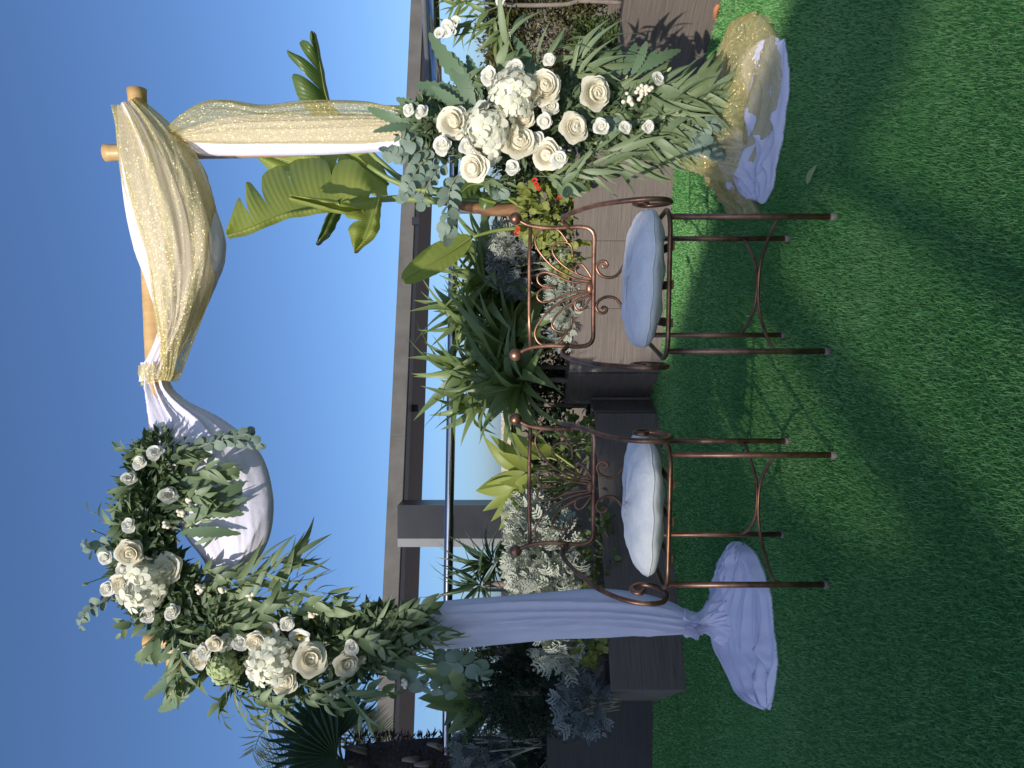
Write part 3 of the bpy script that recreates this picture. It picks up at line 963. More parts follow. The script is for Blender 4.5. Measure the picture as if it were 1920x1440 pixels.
# right curtains
rw = thing("curtain", "white inner curtain on the right arch post showing beside the gold organza", "curtain", G(1410, 240), 0, "fabrics draped on the arch")
drape_tube("hanging_cloth", [(318, 258, 318, 286, d0, .05), (360, 240, 360, 292, d0, .055), (450, 216, 450, 292, d0, .06), (600, 216, 600, 290, d0, .065), (750, 216, 750, 284, d0, .065), (1000, 208, 1000, 282, d0, .07), (1250, 198, 1250, 292, d0 - .02, .09), (1345, 188, 1345, 300, d0 - .05, .12)],
           M_['white'], rw, amp=0.01, folds=((2, 1), (5, .6)), seed=41)
puddle("pooled_cloth", [(72, 1452, 1476), (110, 1395, 1482), (180, 1360, 1481), (250, 1350, 1474), (310, 1355, 1464), (350, 1375, 1454), (380, 1400, 1440)],
       M_['white'], rw, height=0.075, amp=0.016, seed=8, folds=((3, 1), (6, .7), (13, .4)), cross=0.012)
rg = thing("curtain", "gold glitter organza curtain on the right arch post spreading over the turf", "curtain", G(1420, 210), 0, "fabrics draped on the arch")
drape_tube("hanging_cloth", [(322, 236, 326, 268, d0 - .02, .05), (345, 214, 350, 274, d0 - .02, .07), (385, 191, 390, 277, d0 - .02, .085), (430, 187, 435, 278, d0 - .02, .085), (500, 199, 500, 277, d0 - .02, .08), (580, 190, 580, 277, d0 - .02, .085), (680, 190, 680, 276, d0 - .02, .085), (750, 200, 750, 272, d0 - .02, .08), (900, 200, 900, 276, d0 - .02, .08), (1100, 192, 1100, 284, d0 - .02, .09), (1240, 180, 1240, 300, d0 - .04, .11), (1310, 165, 1305, 322, d0 - .08, .15), (1375, 140, 1370, 345, d0 - .15, .2)],
           M_['gold'], rg, ns=160, na=150, amp=0.014, folds=((3, 1), (7, .7), (15, .4)), seed=51, drift=0.07)
puddle("pooled_cloth", [(28, 1425, 1440), (45, 1392, 1452), (80, 1364, 1466), (120, 1352, 1476), (170, 1345, 1478), (225, 1335, 1466), (265, 1335, 1446), (310, 1338, 1424), (345, 1350, 1410), (372, 1372, 1418), (398, 1388, 1430), (408, 1400, 1420)],
       M_['gold'], rg, height=0.075, amp=0.016, folds=((3, 1), (6, .8), (13, .5)), seed=61, base=0.03, cross=0.016, drift=0.25)

# ------------------------------------------------------------------ chairs
def loft_ring(pts, r, seg=8):
    return tube_geo(pts, r, seg, closed=True)


def make_chair(label, loc, rz):
    t = thing("chair", label, "chair", loc, rz, "copper bar chairs")
    Cu = M_['copper']
    zs = 0.52
    # seat ring
    ring = []
    def corner(cx, cy, r, a0):
        for i in range(6):
            a = math.radians(a0 + 90 * i / 5)
            ring.append((cx + r * math.cos(a), cy + r * math.sin(a), zs))
    corner(0.165, -0.165, 0.07, -90)
    corner(0.125, 0.14, 0.07, 0)
    corner(-0.125, 0.14, 0.07, 90)
    corner(-0.165, -0.165, 0.07, 180)
    dense = []
    for i in range(len(ring)):
        a, b = Vector(ring[i]), Vector(ring[(i + 1) % len(ring)])
        k = max(1, int((b - a).length / 0.03))
        for j in range(k): dense.append(a.lerp(b, j / k))
    V, F = loft_ring(dense, 0.0078, 9)
    add("seat_ring", mk("seat_ring", V, F, Cu), t, W[t])
    # flat slats under the cushion
    for x in (-0.12, 0.0, 0.12):
        o = box("seat_slat", x - 0.014, x + 0.014, -0.23, 0.2, zs - 0.016, zs - 0.0105, Cu, t, W[t])
    # legs
    for (x, y, h) in ((-0.21, -0.215, 1), (0.21, -0.215, 1), (-0.175, 0.185, 1), (0.175, 0.185, 1)):
        lg = tube("leg", [(x, y, 0.012), (x, y, 0.2), (x, y, zs - 0.004)], 0.0095, Cu, t, 10)
        V, F = tube_geo([(x, y, 0.0), (x, y, 0.005), (x, y, 0.016), (x, y, 0.02)], [0.0125, 0.0135, 0.0135, 0.0105], 10)
        add("foot_cap", mk("foot_cap", V, F, M_['foot']), lg, W[t])
    # curved stretchers
    for sgn in (-1, 1):
        lx = 0.21 if sgn < 0 else 0.175
        pts = [(-lx, sgn * 0.2, 0.17), (-lx * 0.82, sgn * 0.12, 0.17), (-lx * 0.42, sgn * 0.03, 0.17), (0, sgn * 0.0075, 0.17), (lx * 0.42, sgn * 0.03, 0.17), (lx * 0.82, sgn * 0.12, 0.17), (lx, sgn * 0.2, 0.17)]
        tube("stretcher", pts, 0.0058, Cu, t, 8, n=25)
    # back: plane leaning slightly
    def B(u, w, off=0.0):
        """u right, w up from bottom bar"""
        return Vector((u, 0.2 + 0.06 * w - off, 0.71 + w))
    fr = [B(-0.245, 0.275), B(-0.225, 0.235), B(-0.215, 0.16), B(-0.218, 0.08), B(-0.218, 0.045), B(-0.21, 0.015), B(-0.185, 0.0), B(-0.12, 0), B(0, 0), B(0.12, 0), B(0.185, 0.0), B(0.21, 0.015), B(0.218, 0.045), B(0.218, 0.08), B(0.215, 0.16), B(0.225, 0.235), B(0.245, 0.275)]
    tube("back_frame", fr, 0.0082, Cu, t, 10, n=70)
    tube("top_bar", [B(-0.224, 0.232), B(-0.1, 0.236), B(0.1, 0.236), B(0.224, 0.232)], 0.0072, Cu, t, 10)
    for s in (-1, 1):
        p = B(s * 0.25, 0.287)
        V, F = sphere_geo(p, 0.0235)
        add("finial", mk("finial", V, F, Cu), t, W[t])
    k = 0.000569
    def Z(X, Y, s): return B(s * (632 - Y) * k, (1262 - X) * k * 0.98, 0.001)
    big = [(1255, 600), (1130, 572), (1000, 505), (905, 405), (876, 335), (900, 275), (960, 253), (1030, 270), (1080, 330), (1092, 350)]
    inner = [(1255, 585), (1150, 545), (1060, 490), (1003, 430), (990, 382), (1022, 350), (1078, 345), (1114, 372), (1122, 440)]
    loop = [(1250, 575), (1215, 520), (1185, 487), (1158, 487), (1140, 512), (1152, 545), (1190, 568)]
    mid = [(1250, 614), (1100, 592), (1000, 548), (930, 536), (893, 562), (900, 602), (940, 626), (1025, 630)]
    for s in (-1, 1):
        for pts, n in ((big, 44), (inner, 36), (loop, 24), (mid, 34)):
            tube("scroll", [Z(X, Y, s) for X, Y in pts], 0.0044, Cu, t, 7, n=n)
        # S brackets under the back
        ps = [(0.058, -0.004), (0.078, -0.012), (0.083, -0.03), (0.072, -0.042), (0.06, -0.034), (0.066, -0.024), (0.074, -0.028)]
        sp = [(0.105, -0.165), (0.09, -0.12), (0.055, -0.095), (0.038, -0.075), (0.036, -0.045), (0.05, -0.02), (0.074, -0.01), (0.092, -0.022), (0.094, -0.042), (0.08, -0.05), (0.072, -0.038), (0.08, -0.03)]
        tube("scroll_bracket", [Vector((s * a, 0.2 + 0.01 * b, 0.71 + b)) for a, b in sp], 0.0056, Cu, t, 8, n=44)
    V, F = sphere_geo(B(0, 0.012), 0.018, 10, 7, (1.5, 0.6, 0.9))
    add("collar", mk("collar", V, F, Cu), t, W[t])
    # arms
    arm = [(.216, .206, .80), (.238, .175, .826), (.252, .10, .812), (.258, -.03, .765), (.258, -.13, .725), (.258, -.21, .665), (.26, -.245, .595), (.26, -.235, .535), (.26, -.17, .508), (.26, -.11, .53), (.26, -.085, .575), (.262, -.105, .61), (.264, -.14, .612), (.264, -.15, .588), (.262, -.13, .575)]
    for s in (-1, 1):
        tube("arm", [(s * a, b, c) for a, b, c in arm], 0.0082, Cu, t, 9, n=70)
    return t


M_['foot'] = simple("worn_foot_cap", (0.3, 0.24, 0.2), (0.15, 0.1, 0.08), 40, 0.7)
chR = make_chair("copper chair standing in front of the sunlit planter on the right", ((0.31 + 0.36) / 2, 2.645, 0.0), math.radians(-6))


def copy_tree(o, parent=None, M=None):
    c = o.copy(); col.objects.link(c)
    W[c] = M if M is not None else W[o]
    if parent is not None:
        c.parent = parent
    for ch in [x for x in ALLC.get(o, [])]:
        copy_tree(ch, c)
    return c


ALLC = {}
for o in list(W):
    if o.parent: ALLC.setdefault(o.parent, []).append(o)
chL = copy_tree(chR)
chL["label"] = "copper chair standing in the shade beside the white curtain on the left"
chL.matrix_world = Matrix.Translation((-0.403, 2.645, 0)) @ Matrix.Rotation(math.radians(-7), 4, 'Z')
W[chL] = chL.matrix_world.copy()


def cushion(label, chair, dx, dy, tilt, seed):
    r = np.random.default_rng(seed)
    nu, nv = 72, 26
    V, F = [], []
    ph_ = r.uniform(0, 6.28, 6)
    for j in range(nv + 1):
        a = -math.pi / 2 + math.pi * j / nv
        for i in range(nu):
            b = 2 * math.pi * i / nu
            cb, sb = math.cos(b), math.sin(b)
            p = 3.2
            q = (abs(cb) ** p + abs(sb) ** p) ** (-1 / p)
            rad = abs(math.cos(a)) ** 0.34
            x, y = 0.236 * q * cb * rad * 0.97, 0.212 * q * sb * rad * 0.97
            z = 0.05 * math.copysign(abs(math.sin(a)) ** 0.85, math.sin(a)) * (0.72 + 0.36 * (1 - rad ** 3))
            pk = 0.003 * math.sin(9 * b + ph_[0]) + 0.002 * math.sin(23 * b + ph_[1])
            x += pk * cb * rad; y += pk * sb * rad
            z += 0.003 * math.sin(9 * b + ph_[2] + 9 * rad) * (1 - rad) + 0.007 * math.sin(8 * x * 6 + ph_[3]) * math.sin(7 * y * 6 + ph_[4]) * (1 - 0.6 * rad)
            V.append((x, y, z + 0.05))
    for j in range(nv):
        for i in range(nu):
            i2 = (i + 1) % nu
            F.append((j * nu + i, j * nu + i2, (j + 1) * nu + i2, (j + 1) * nu + i))
    M = W[chair] @ Matrix.Translation((dx, dy, 0.515)) @ Matrix.Rotation(tilt, 4, 'Y')
    o = add("seat_cushion", mk("seat_cushion", V, F, M_['cushion']), None, M)
    tag(o, label, "cushion", "white seat cushions")
    # piped seam round the edge, as a part
    pts = []
    for i in range(nu):
        q = V[(nv // 2) * nu + i]
        pts.append((q[0] * 1.005, q[1] * 1.005, q[2]))
    Vt, Ft = tube_geo(pts, 0.0022, 5, closed=True)
    add("piping", mk("piping", Vt, Ft, M_['cushion']), o, M)
    return o


cushion("white seat cushion on the sunlit copper chair at the right", chR, 0.022, 0.0, math.radians(2), 3)
cushion("white seat cushion on the shaded copper chair at the left", chL, 0.0, 0.0, math.radians(0), 5)

# ------------------------------------------------------------------ flowers
def petal_geo(R, H, hw, curl, cup=0.35, nu=6, nt=6, wob=0.04, ph_=0.0):
    """one petal standing round the axis: narrow foot, rounded wavy rim rolled outward"""
    V, F = [], []
    for j in range(nt + 1):
        t = j / nt
        for i in range(nu + 1):
            a = -1 + 2 * i / nu
            wdt = hw * (0.5 + 0.7 * math.sin(math.pi * min(1, t * 0.6 + 0.06)))
            tt = t * (1 - 0.13 * a * a * t - 0.03 * math.sin(5 * a + ph_) * t)
            r = R * (0.35 + 0.65 * tt ** 0.5) + curl * tt ** 5 + 0.04 * a * t
            z = H * tt - 0.5 * curl * tt ** 5 + wob * math.sin(3 * a + ph_) * t ** 3
            an = a * wdt
            V.append((r * math.cos(an), r * math.sin(an), z))
    for j in range(nt):
        for i in range(nu):
            k = j * (nu + 1) + i
            F.append((k, k + 1, k + nu + 2, k + nu + 1))
    return V, F


def bloom_core(R, H, turns, depth=0.10, nr=26, na=30):
    """closed heart of a bloom: a dome scored by a shallow spiral of petal edges"""
    V, F = [], []
    for j in range(nr + 1):
        f = j / nr
        r = R * f
        for i in range(na):
            a = 2 * math.pi * i / na
            lay = math.floor(f * turns)
            q = (f * turns + 0.26 * math.cos((3 if lay else 2) * a + 2.3 * lay + 0.6) + 0.10 * math.sin(5 * a + lay)) % 1.0
            step = (q ** 2.2) * depth * min(1, f * 6)
            z = H * (1 - 0.55 * f ** 2.2) - depth + step - (0.10 * math.exp(-(f / 0.12) ** 2))
            V.append((r * math.cos(a), r * math.sin(a), z))
    for j in range(nr):
        for i in range(na):
            i2 = (i + 1) % na
            F.append((j * na + i, (j + 1) * na + i, (j + 1) * na + i2, j * na + i2))
    b0 = nr * na
    k = len(V)
    for i in range(na): V.append((V[b0 + i][0] * 0.55, V[b0 + i][1] * 0.55, 0.0))
    for i in range(na):
        i2 = (i + 1) % na
        F.append((b0 + i, k + i, k + i2, b0 + i2))
    return V, F


ROSE_CORE = [mk("rose", *bloom_core(0.62, h_, tn, dp), M_['rose']) for h_, tn, dp in ((0.86, 3.6, 0.10), (0.8, 3.1, 0.12), (0.92, 4.1, 0.09), (0.76, 2.7, 0.13))]
ROSE_PET = [mk("petal", *petal_geo(0.40, 0.90, 1.25, 0.04, ph_=0.3, wob=0.02), M_['rose']), mk("petal", *petal_geo(0.55, 0.86, 1.1, 0.12, ph_=1.3), M_['rose']), mk("petal", *petal_geo(0.68, 0.76, 0.95, 0.24, ph_=2.3), M_['rose']), mk("petal", *petal_geo(0.76, 0.58, 0.85, 0.34, ph_=3.3, wob=0.06), M_['rose'])]
LISI_CORE = mk("lisianthus", *bloom_core(0.6, 0.86, 2.6, 0.15, 20, 24), M_['lisi'])
LISI_PET = [mk("petal", *petal_geo(0.42, 0.95, 1.3, 0.08, ph_=0.7, wob=0.05), M_['lisi']), mk("petal", *petal_geo(0.58, 0.88, 1.1, 0.22, ph_=1.9, wob=0.09), M_['lisi']), mk("petal", *petal_geo(0.7, 0.7, 0.9, 0.34, ph_=2.9, wob=0.1), M_['lisi'])]
OPEN_CORE = mk("open_lisianthus", *sphere_geo((0, 0, 0.3), 0.2, 8, 6, (1, 1, 1.3)), M_['yellow'])
OPEN_PET = [mk("petal", *petal_geo(0.62, 0.6, 0.95, 0.42, ph_=0.4, wob=0.09), M_['lisi'])]


def floret_mesh(mat):
    V, F = [], []
    for k in range(4):
        a = k * math.pi / 2
        c, s = math.cos(a), math.sin(a)
        row = []
        for (x, w, z) in ((0.04, 0.05, 0.0), (0.45, 0.42, 0.10), (0.85, 0.42, 0.02), (1.08, 0.14, -0.08)):
            for sg in (-1, 1):
                V.append((x * c - sg * w * s, x * s + sg * w * c, z + 0.05 * sg))
        b = k * 8
        for i in range(3): F.append((b + 2 * i, b + 2 * i + 1, b + 2 * i + 3, b + 2 * i + 2))
    # joined at the eye
    e = len(V); V.append((0, 0, 0.03))
    for k in range(4):
        F.append((e, k * 8, k * 8 + 1))
    return mk("floret", V, F, mat)


FLORET = floret_mesh(M_['hyd']); FLORET_G = floret_mesh(M_['hydg'])
HYD_CORE = mk("hydrangea", *sphere_geo((0, 0, 0), 0.8, 12, 8), M_['hyd'])
HYD_CORE_G = mk("hydrangea", *sphere_geo((0, 0, 0), 0.8, 12, 8), M_['hydg'])
BERRY = mk("berry", *sphere_geo((0, 0, 0), 1, 8, 6), M_['berry'])


def face_matrix(p, axis, r, spin):
    q = Vector(axis).normalized().to_track_quat('Z', 'Y').to_matrix().to_4x4()
    return Matrix.Translation(p) @ q @ Matrix.Rotation(spin, 4, 'Z') @ Matrix.Scale(r, 4)


def flower(kind, parent, p, axis, r, root=None):
    if kind not in ('berry', 'bud'): r *= 1.04
    spin = random.uniform(0, 6.28)
    M = face_matrix(p, axis, r, spin)
    back = M @ Matrix.Translation((0, 0, -0.45)) @ Matrix.Diagonal((random.uniform(.92, 1.08), random.uniform(.88, 1.06), random.uniform(.8, 1.25), 1))
    if kind == 'rose':
        c = add("rose", random.choice(ROSE_CORE), parent, back)
        for ring, n, off in ((0, 3, 0.2), (1, 4, 0.9), (2, 5, 0.3), (3, 5, 0.7)):
            for k in range(n):
                a = off + 2 * math.pi * k / n + random.uniform(-.15, .15)
                sc = random.uniform(0.94, 1.06)
                add("petal", ROSE_PET[ring], c, back @ Matrix.Rotation(a, 4, 'Z') @ Matrix.Rotation(random.uniform(-.08, .12), 4, 'Y') @ Matrix.Scale(sc, 4))
    elif kind == 'lisi':
        c = add("lisianthus", LISI_CORE, parent, back)
        for ring, n in ((0, 3), (1, 4), (2, 4)):
            for k in range(n):
                a = ring * 0.6 + 2 * math.pi * k / n + random.uniform(-.2, .2)
                add("petal", LISI_PET[ring], c, back @ Matrix.Rotation(a, 4, 'Z') @ Matrix.Rotation(random.uniform(-.12, .2), 4, 'Y') @ Matrix.Scale(random.uniform(.9, 1.1), 4))
    elif kind == 'open':
        c = add("open_lisianthus", OPEN_CORE, parent, back)
        for k in range(6):
            add("petal", OPEN_PET[0], c, back @ Matrix.Rotation(2 * math.pi * k / 6 + random.uniform(-.1, .1), 4, 'Z') @ Matrix.Scale(random.uniform(.95, 1.1), 4))
    elif kind in ('hyd', 'hydg'):
        c = add("hydrangea", HYD_CORE if kind == 'hyd' else HYD_CORE_G, parent, M)
        n = 52
        for i in range(n):
            z = 1 - 1.35 * (i + 0.5) / n
            a = i * 2.39996
            q = math.sqrt(max(0, 1 - z * z))
            dv = Vector((q * math.cos(a), q * math.sin(a), z)) + rv(0.12)
            dv.normalize()
            wp = M @ (dv * random.uniform(0.70, 1.10))
            ax = (M.to_3x3() @ dv).normalized() + rv(0.55)
            add("floret", FLORET if kind == 'hyd' else FLORET_G, c, face_matrix(wp, ax, r * random.uniform(0.30, 0.40), random.uniform(0, 6)))
    elif kind == 'berry':
        st = [p + Vector((0, 0.03, 0)), p]
        c = wtube("berry_cluster", [p + Vector((0, 0.05, 0.02)), p + Vector((0, 0.02, 0.0)), p], 0.0015, M_['stem'], parent, 5)
        for i in range(9):
            b = p + Vector((random.gauss(0, r * 0.5), random.gauss(0, r * 0.3), random.gauss(0, r * 0.5)))
            add("berry", BERRY, c, Matrix.Translation(b) @ Matrix.Scale(random.uniform(0.0075, 0.011), 4))
    elif kind == 'bud':
        c = add("bud", BUD, parent, face_matrix(p, axis, r, spin))
        wtube("bud_stem", [p, p + Vector((0, 0.03, 0)) + (root - p) * 0.35, root], 0.0018, M_['stem'], c, 5, 8)
    return None


def bud_geo():
    V, F = [], []
    nu = 8
    prof = [(0.05, -1.0), (0.3, -0.8), (0.42, -0.4), (0.4, 0.1), (0.26, 0.6), (0.08, 1.0)]
    for r, z in prof:
        for i in range(nu):
            a = 2 * math.pi * i / nu + z * 0.5
            V.append((r * math.cos(a), r * math.sin(a), z))
    for j in range(len(prof) - 1):
        for i in range(nu):
            i2 = (i + 1) % nu
            F.append((j * nu + i, j * nu + i2, (j + 1) * nu + i2, (j + 1) * nu + i))
    return V, F


BUD = mk("bud", *bud_geo(), M_['bud'])


def spray(parent, pts, kind, n, size, name=None, spread=0.9, stem=None, facing=0.6, r0=0.003):
    """a branch (stem + its leaves): pts world points from root to tip"""
    C = spline(pts, 14)
    nm = {'willow': 'eucalyptus_branch', 'round': 'silver_eucalyptus_branch', 'oval': 'leafy_branch', 'fern': 'fern_frond', 'oleander': 'oleander_branch'}.get(kind, 'branch') if name is None else name
    rr = [r0 * (1 - 0.7 * i / 13) for i in range(14)]
    V, F = tube_geo(C, rr, 5)
    st = add(nm, mk(nm, V, F, M_[stem or ('stem_pale' if kind == 'round' else 'stem')]), parent)
    for i in range(n):
        f = 0.18 + 0.82 * (i + 0.5) / n
        u = f * 13
        k = min(int(u), 12)
        p = Vector(C[k]).lerp(Vector(C[k + 1]), u - k)
        tg = (Vector(C[k + 1]) - Vector(C[k])).normalized()
        nrm = Vector((0, -1, 0)) * facing + Vector((0, 0, 0.25)) + rv(0.55)
        sd = tg.cross(Vector((0, -1, 0)))
        if sd.length < 0.05: sd = Vector((1, 0, 0))
        sd.normalize()
        s = 1 if i % 2 else -1
        last = i >= n - 1
        sp = spread * (0.75 if kind != 'round' else 1.2) * random.uniform(0.6, 1.2) * (0.15 if last else 1)
        dv = tg + sd * s * sp + rv(0.25)
        sz = size * random.uniform(0.75, 1.2) * (0.75 + 0.35 * math.sin(math.pi * min(1, f)))
        add("leaf", random.choice(L[kind]), st, orient(p, dv, nrm, sz))
    return st


def leaf_cloud(name, pts, dirs, size, asp, mat, parent, jitter=0.6, facing=None):
    """many small pointed leaves in one mesh (past what one can pick apart)"""
    pts = np.asarray(pts); n = len(pts)
    dv = np.asarray(dirs) + rng.normal(0, jitter, (n, 3))
    dv /= np.linalg.norm(dv, axis=1, keepdims=True) + 1e-9
    nr = rng.normal(0, 1, (n, 3)) + (np.array(facing) if facing is not None else 0)
    sd = np.cross(dv, nr); sd /= np.linalg.norm(sd, axis=1, keepdims=True) + 1e-9
    up = np.cross(sd, dv)
    s = (size * rng.uniform(0.6, 1.3, n))[:, None]
    a = pts
    m1 = pts + dv * s * 0.45 + sd * s * asp + up * s * 0.08
    m2 = pts + dv * s * 0.45 - sd * s * asp + up * s * 0.08
    tip = pts + dv * s
    V = np.stack((a, m1, tip, m2), axis=1).reshape(-1, 3)
    i = np.arange(n)[:, None] * 4
    F = np.concatenate((i + [0, 1, 2], i + [0, 2, 3]), axis=1).reshape(-1, 3)
    o = add(name, mk_np(name, V, F, mat), parent)
    o["kind"] = "stuff"
    return o


def filler_cloud(parent, path, width, n, d, dep, size, mat):
    """dense greenery inside an arrangement along a pixel path"""
    C = spline(path, 60)
    k = rng.integers(0, 60, n)
    wd = np.array([r[2] for r in C])[k] * width
    ang = rng.uniform(0, 2 * np.pi, n); rad = np.sqrt(rng.uniform(0, 1, n))
    x = C[k, 0] + wd * rad * np.cos(ang); y = C[k, 1] + wd * rad * np.sin(ang)
    dd = d + rng.uniform(-dep, dep, n) * np.sqrt(np.clip(1 - rad ** 2, 0, 1))
    pts = np.column_stack(((720 - y) * dd / FPX, dd, CAM_Z - (x - 960) * dd / FPX))
    dirs = np.column_stack((-(np.sin(ang)), np.full(n, -0.3), -np.cos(ang)))
    return leaf_cloud("greenery", pts, dirs, size, 0.2, mat, parent, 0.7, (0, -1, 0.3))


# ---- left arrangement
la = thing("flower_arrangement", "cascading white rose and eucalyptus arrangement on the left corner of the arch", "flower arrangement", P(420, 1180, 3.3), 0, "flower arrangements on the arch")
lpath = [(300, 860, 42), (285, 930, 50), (270, 1010, 45), (285, 1090, 55), (350, 1140, 55), (430, 1200, 60), (520, 1230, 65), (620, 1225, 60), (700, 1190, 45), (770, 1175, 25)]
filler_cloud(la, lpath, 1.15, 6500, 3.33, 0.12, 0.06, M_['filler'])
DF = 3.2
for (k, x, y, s) in (('rose', 243, 1037, 50), ('rose', 313, 1067, 54), ('rose', 230, 1096, 46), ('hyd', 275, 1095, 84), ('lisi', 234, 1067, 34), ('lisi', 197, 1046, 28), ('lisi', 201, 1104, 26), ('lisi', 292, 850, 32), ('lisi', 263, 867, 30), ('lisi', 242, 898, 26), ('lisi', 315, 929, 32), ('lisi', 242, 985, 28), ('lisi', 278, 1154, 28), ('lisi', 324, 1148, 30),
                     ('open', 503, 1185, 42), ('open', 561, 1198, 38), ('lisi', 538, 1170, 26), ('lisi', 424, 1206, 34), ('rose', 403, 1206, 30), ('lisi', 384, 1221, 30), ('rose', 372, 1235, 36), ('rose', 480, 1204, 36), ('lisi', 451, 1204, 30), ('hyd', 513, 1233, 82), ('hydg', 422, 1250, 54), ('rose', 582, 1235, 56), ('rose', 532, 1279, 48), ('lisi', 480, 1262, 38), ('rose', 651, 1246, 48), ('lisi', 659, 1213, 28), ('lisi', 697, 1197, 26),
                     ('berry', 355, 937, 20), ('berry', 311, 983, 14), ('berry', 415, 1104, 18), ('berry', 472, 1119, 20), ('berry', 376, 1104, 14), ('berry', 679, 1241, 18), ('berry', 642, 1270, 20), ('berry', 628, 1300, 20), ('berry', 760, 1280, 18), ('berry', 340, 960, 14), ('berry', 590, 1150, 18),
                     ('bud', 335, 1015, 12), ('bud', 260, 955, 12), ('bud', 175, 995, 12), ('bud', 160, 1095, 14), ('bud', 215, 1122, 14), ('bud', 640, 1262, 10)):
    ctr = P(270 if y < 1140 else 480, 1060 if y < 1140 else 1220, 3.5)
    p = P(x, y, DF + random.uniform(-0.03, 0.03) + (0.03 if k in ('berry', 'bud') else 0))
    ax = Vector((0, -1, 0.15)) + (p - ctr) * 1.4 + rv(0.45)
    flower(k, la, p, ax, s / 2 * DF / FPX * 1.02, p.lerp(ctr, 0.55))


def sprayP(parent, kind, pix, n, size_px, d=3.28, dd=None, **kw):
    dd = dd or [d + 0.05, d, d - 0.04, d - 0.02]
    m = len(pix)
    if kind == 'round': size_px *= 0.8; n = int(n * 1.2)
    pts = [P(x, y, dd[min(int(i * (len(dd) - 1) / max(1, m - 1)), len(dd) - 1)]) for i, (x, y) in enumerate(pix)]
    return spray(parent, pts, kind, n, size_px * 3.25 / FPX, **kw)


def fernP(parent, base, tip, width_scale=1.0, d=3.27, mesh=None):
    a, b = P(*base, d), P(*tip, d - random.uniform(-0.02, 0.06))
    ln = (b - a).length
    add("fern_leaf", random.choice(L['fern']), parent, orient(a, b - a, Vector((0, -1, 0.2)) + rv(0.35), ln, ln * width_scale))


for a, b in (((330, 905), (445, 890)), ((350, 940), (480, 910)), ((345, 975), (460, 945)), ((340, 1000), (430, 990)), ((400, 1010), (375, 1030)), ((330, 1180), (262, 1215)), ((340, 1195), (288, 1240)), ((360, 1250), (258, 1312)), ((370, 1275), (285, 1358)), ((345, 1215), (300, 1265)), ((310, 1080), (240, 960)), ((365, 1020), (420, 1000)), ((360, 955), (440, 960))):
    fernP(la, a, b, random.uniform(0.8, 1.2))
for kind, pix, n, sz in (
    ('round', [(300, 880), (345, 850), (420, 825), (490, 835)], 16, 24), ('round', [(310, 880), (360, 840), (440, 818), (470, 812)], 14, 22),
    ('round', [(250, 1040), (215, 1020), (175, 1030), (155, 1020)], 10, 22), ('round', [(250, 1110), (200, 1125), (160, 1150), (148, 1180)], 10, 20),
    ('oval', [(290, 860), (265, 850), (235, 845), (215, 835)], 7, 22), ('oval', [(300, 900), (270, 915), (250, 925), (240, 935)], 8, 34),
    ('oval', [(300, 930), (340, 900), (390, 880), (430, 890)], 12, 38), ('oval', [(290, 990), (245, 980), (215, 985), (175, 960)], 9, 36),
    ('oval', [(320, 900), (320, 860), (350, 850), (380, 860)], 12, 34), ('oval', [(300, 960), (340, 940), (370, 930), (400, 940)], 12, 36),
    ('oval', [(310, 860), (290, 845), (275, 850), (255, 840)], 8, 28), ('oval', [(330, 1000), (360, 985), (400, 960), (430, 950)], 10, 34),
    ('willow', [(310, 1110), (390, 1110), (470, 1080), (560, 1040)], 14, 90), ('willow', [(320, 1120), (420, 1130), (500, 1110), (570, 1075)], 14, 95),
    ('willow', [(330, 1130), (400, 1150), (450, 1170), (490, 1165)], 12, 80), ('willow', [(420, 1110), (480, 1090), (520, 1070), (545, 1060)], 9, 70),
    ('willow', [(500, 1120), (560, 1110), (600, 1110), (640, 1120)], 9, 60), ('willow', [(560, 1250), (640, 1220), (720, 1190), (800, 1150)], 15, 75),
    ('willow', [(560, 1230), (640, 1200), (740, 1175), (830, 1190)], 15, 70), ('willow', [(600, 1230), (680, 1220), (760, 1210), (820, 1200)], 14, 70),
    ('willow', [(620, 1250), (690, 1250), (750, 1235), (790, 1230)], 11, 65), ('oval', [(560, 1180), (600, 1150), (640, 1140), (690, 1135)], 13, 36),
    ('oval', [(470, 1150), (530, 1140), (590, 1130), (640, 1130)], 13, 36), ('oval', [(640, 1180), (700, 1170), (760, 1150), (810, 1140)], 13, 40),
    ('willow', [(420, 1250), (430, 1280), (450, 1310), (470, 1340)], 9, 60), ('willow', [(480, 1270), (500, 1300), (510, 1320), (500, 1350)], 9, 60),
    ('oval', [(440, 1260), (430, 1300), (410, 1320), (420, 1350)], 10, 34), ('oval', [(520, 1270), (560, 1300), (600, 1315), (640, 1330)], 11, 32),
    ('willow', [(370, 1200), (400, 1180), (430, 1150), (470, 1140)], 9, 60), ('willow', [(620, 1280), (650, 1300), (680, 1320), (690, 1350)], 5, 70),
    ('round', [(700, 1230), (740, 1260), (790, 1280), (840, 1300)], 10, 30), ('round', [(780, 1220), (830, 1240), (880, 1250), (905, 1270)], 9, 34),
    ('oval', [(290, 1150), (260, 1170), (240, 1170), (225, 1190)], 6, 30), ('oval', [(400, 1250), (380, 1260), (365, 1280), (350, 1290)], 8, 34),
    ('oval', [(340, 1090), (380, 1070), (420, 1080), (470, 1095)], 12, 36), ('oval', [(590, 1260), (640, 1290), (700, 1295), (740, 1300)], 9, 36)):
    sprayP(la, kind, pix, n, sz)

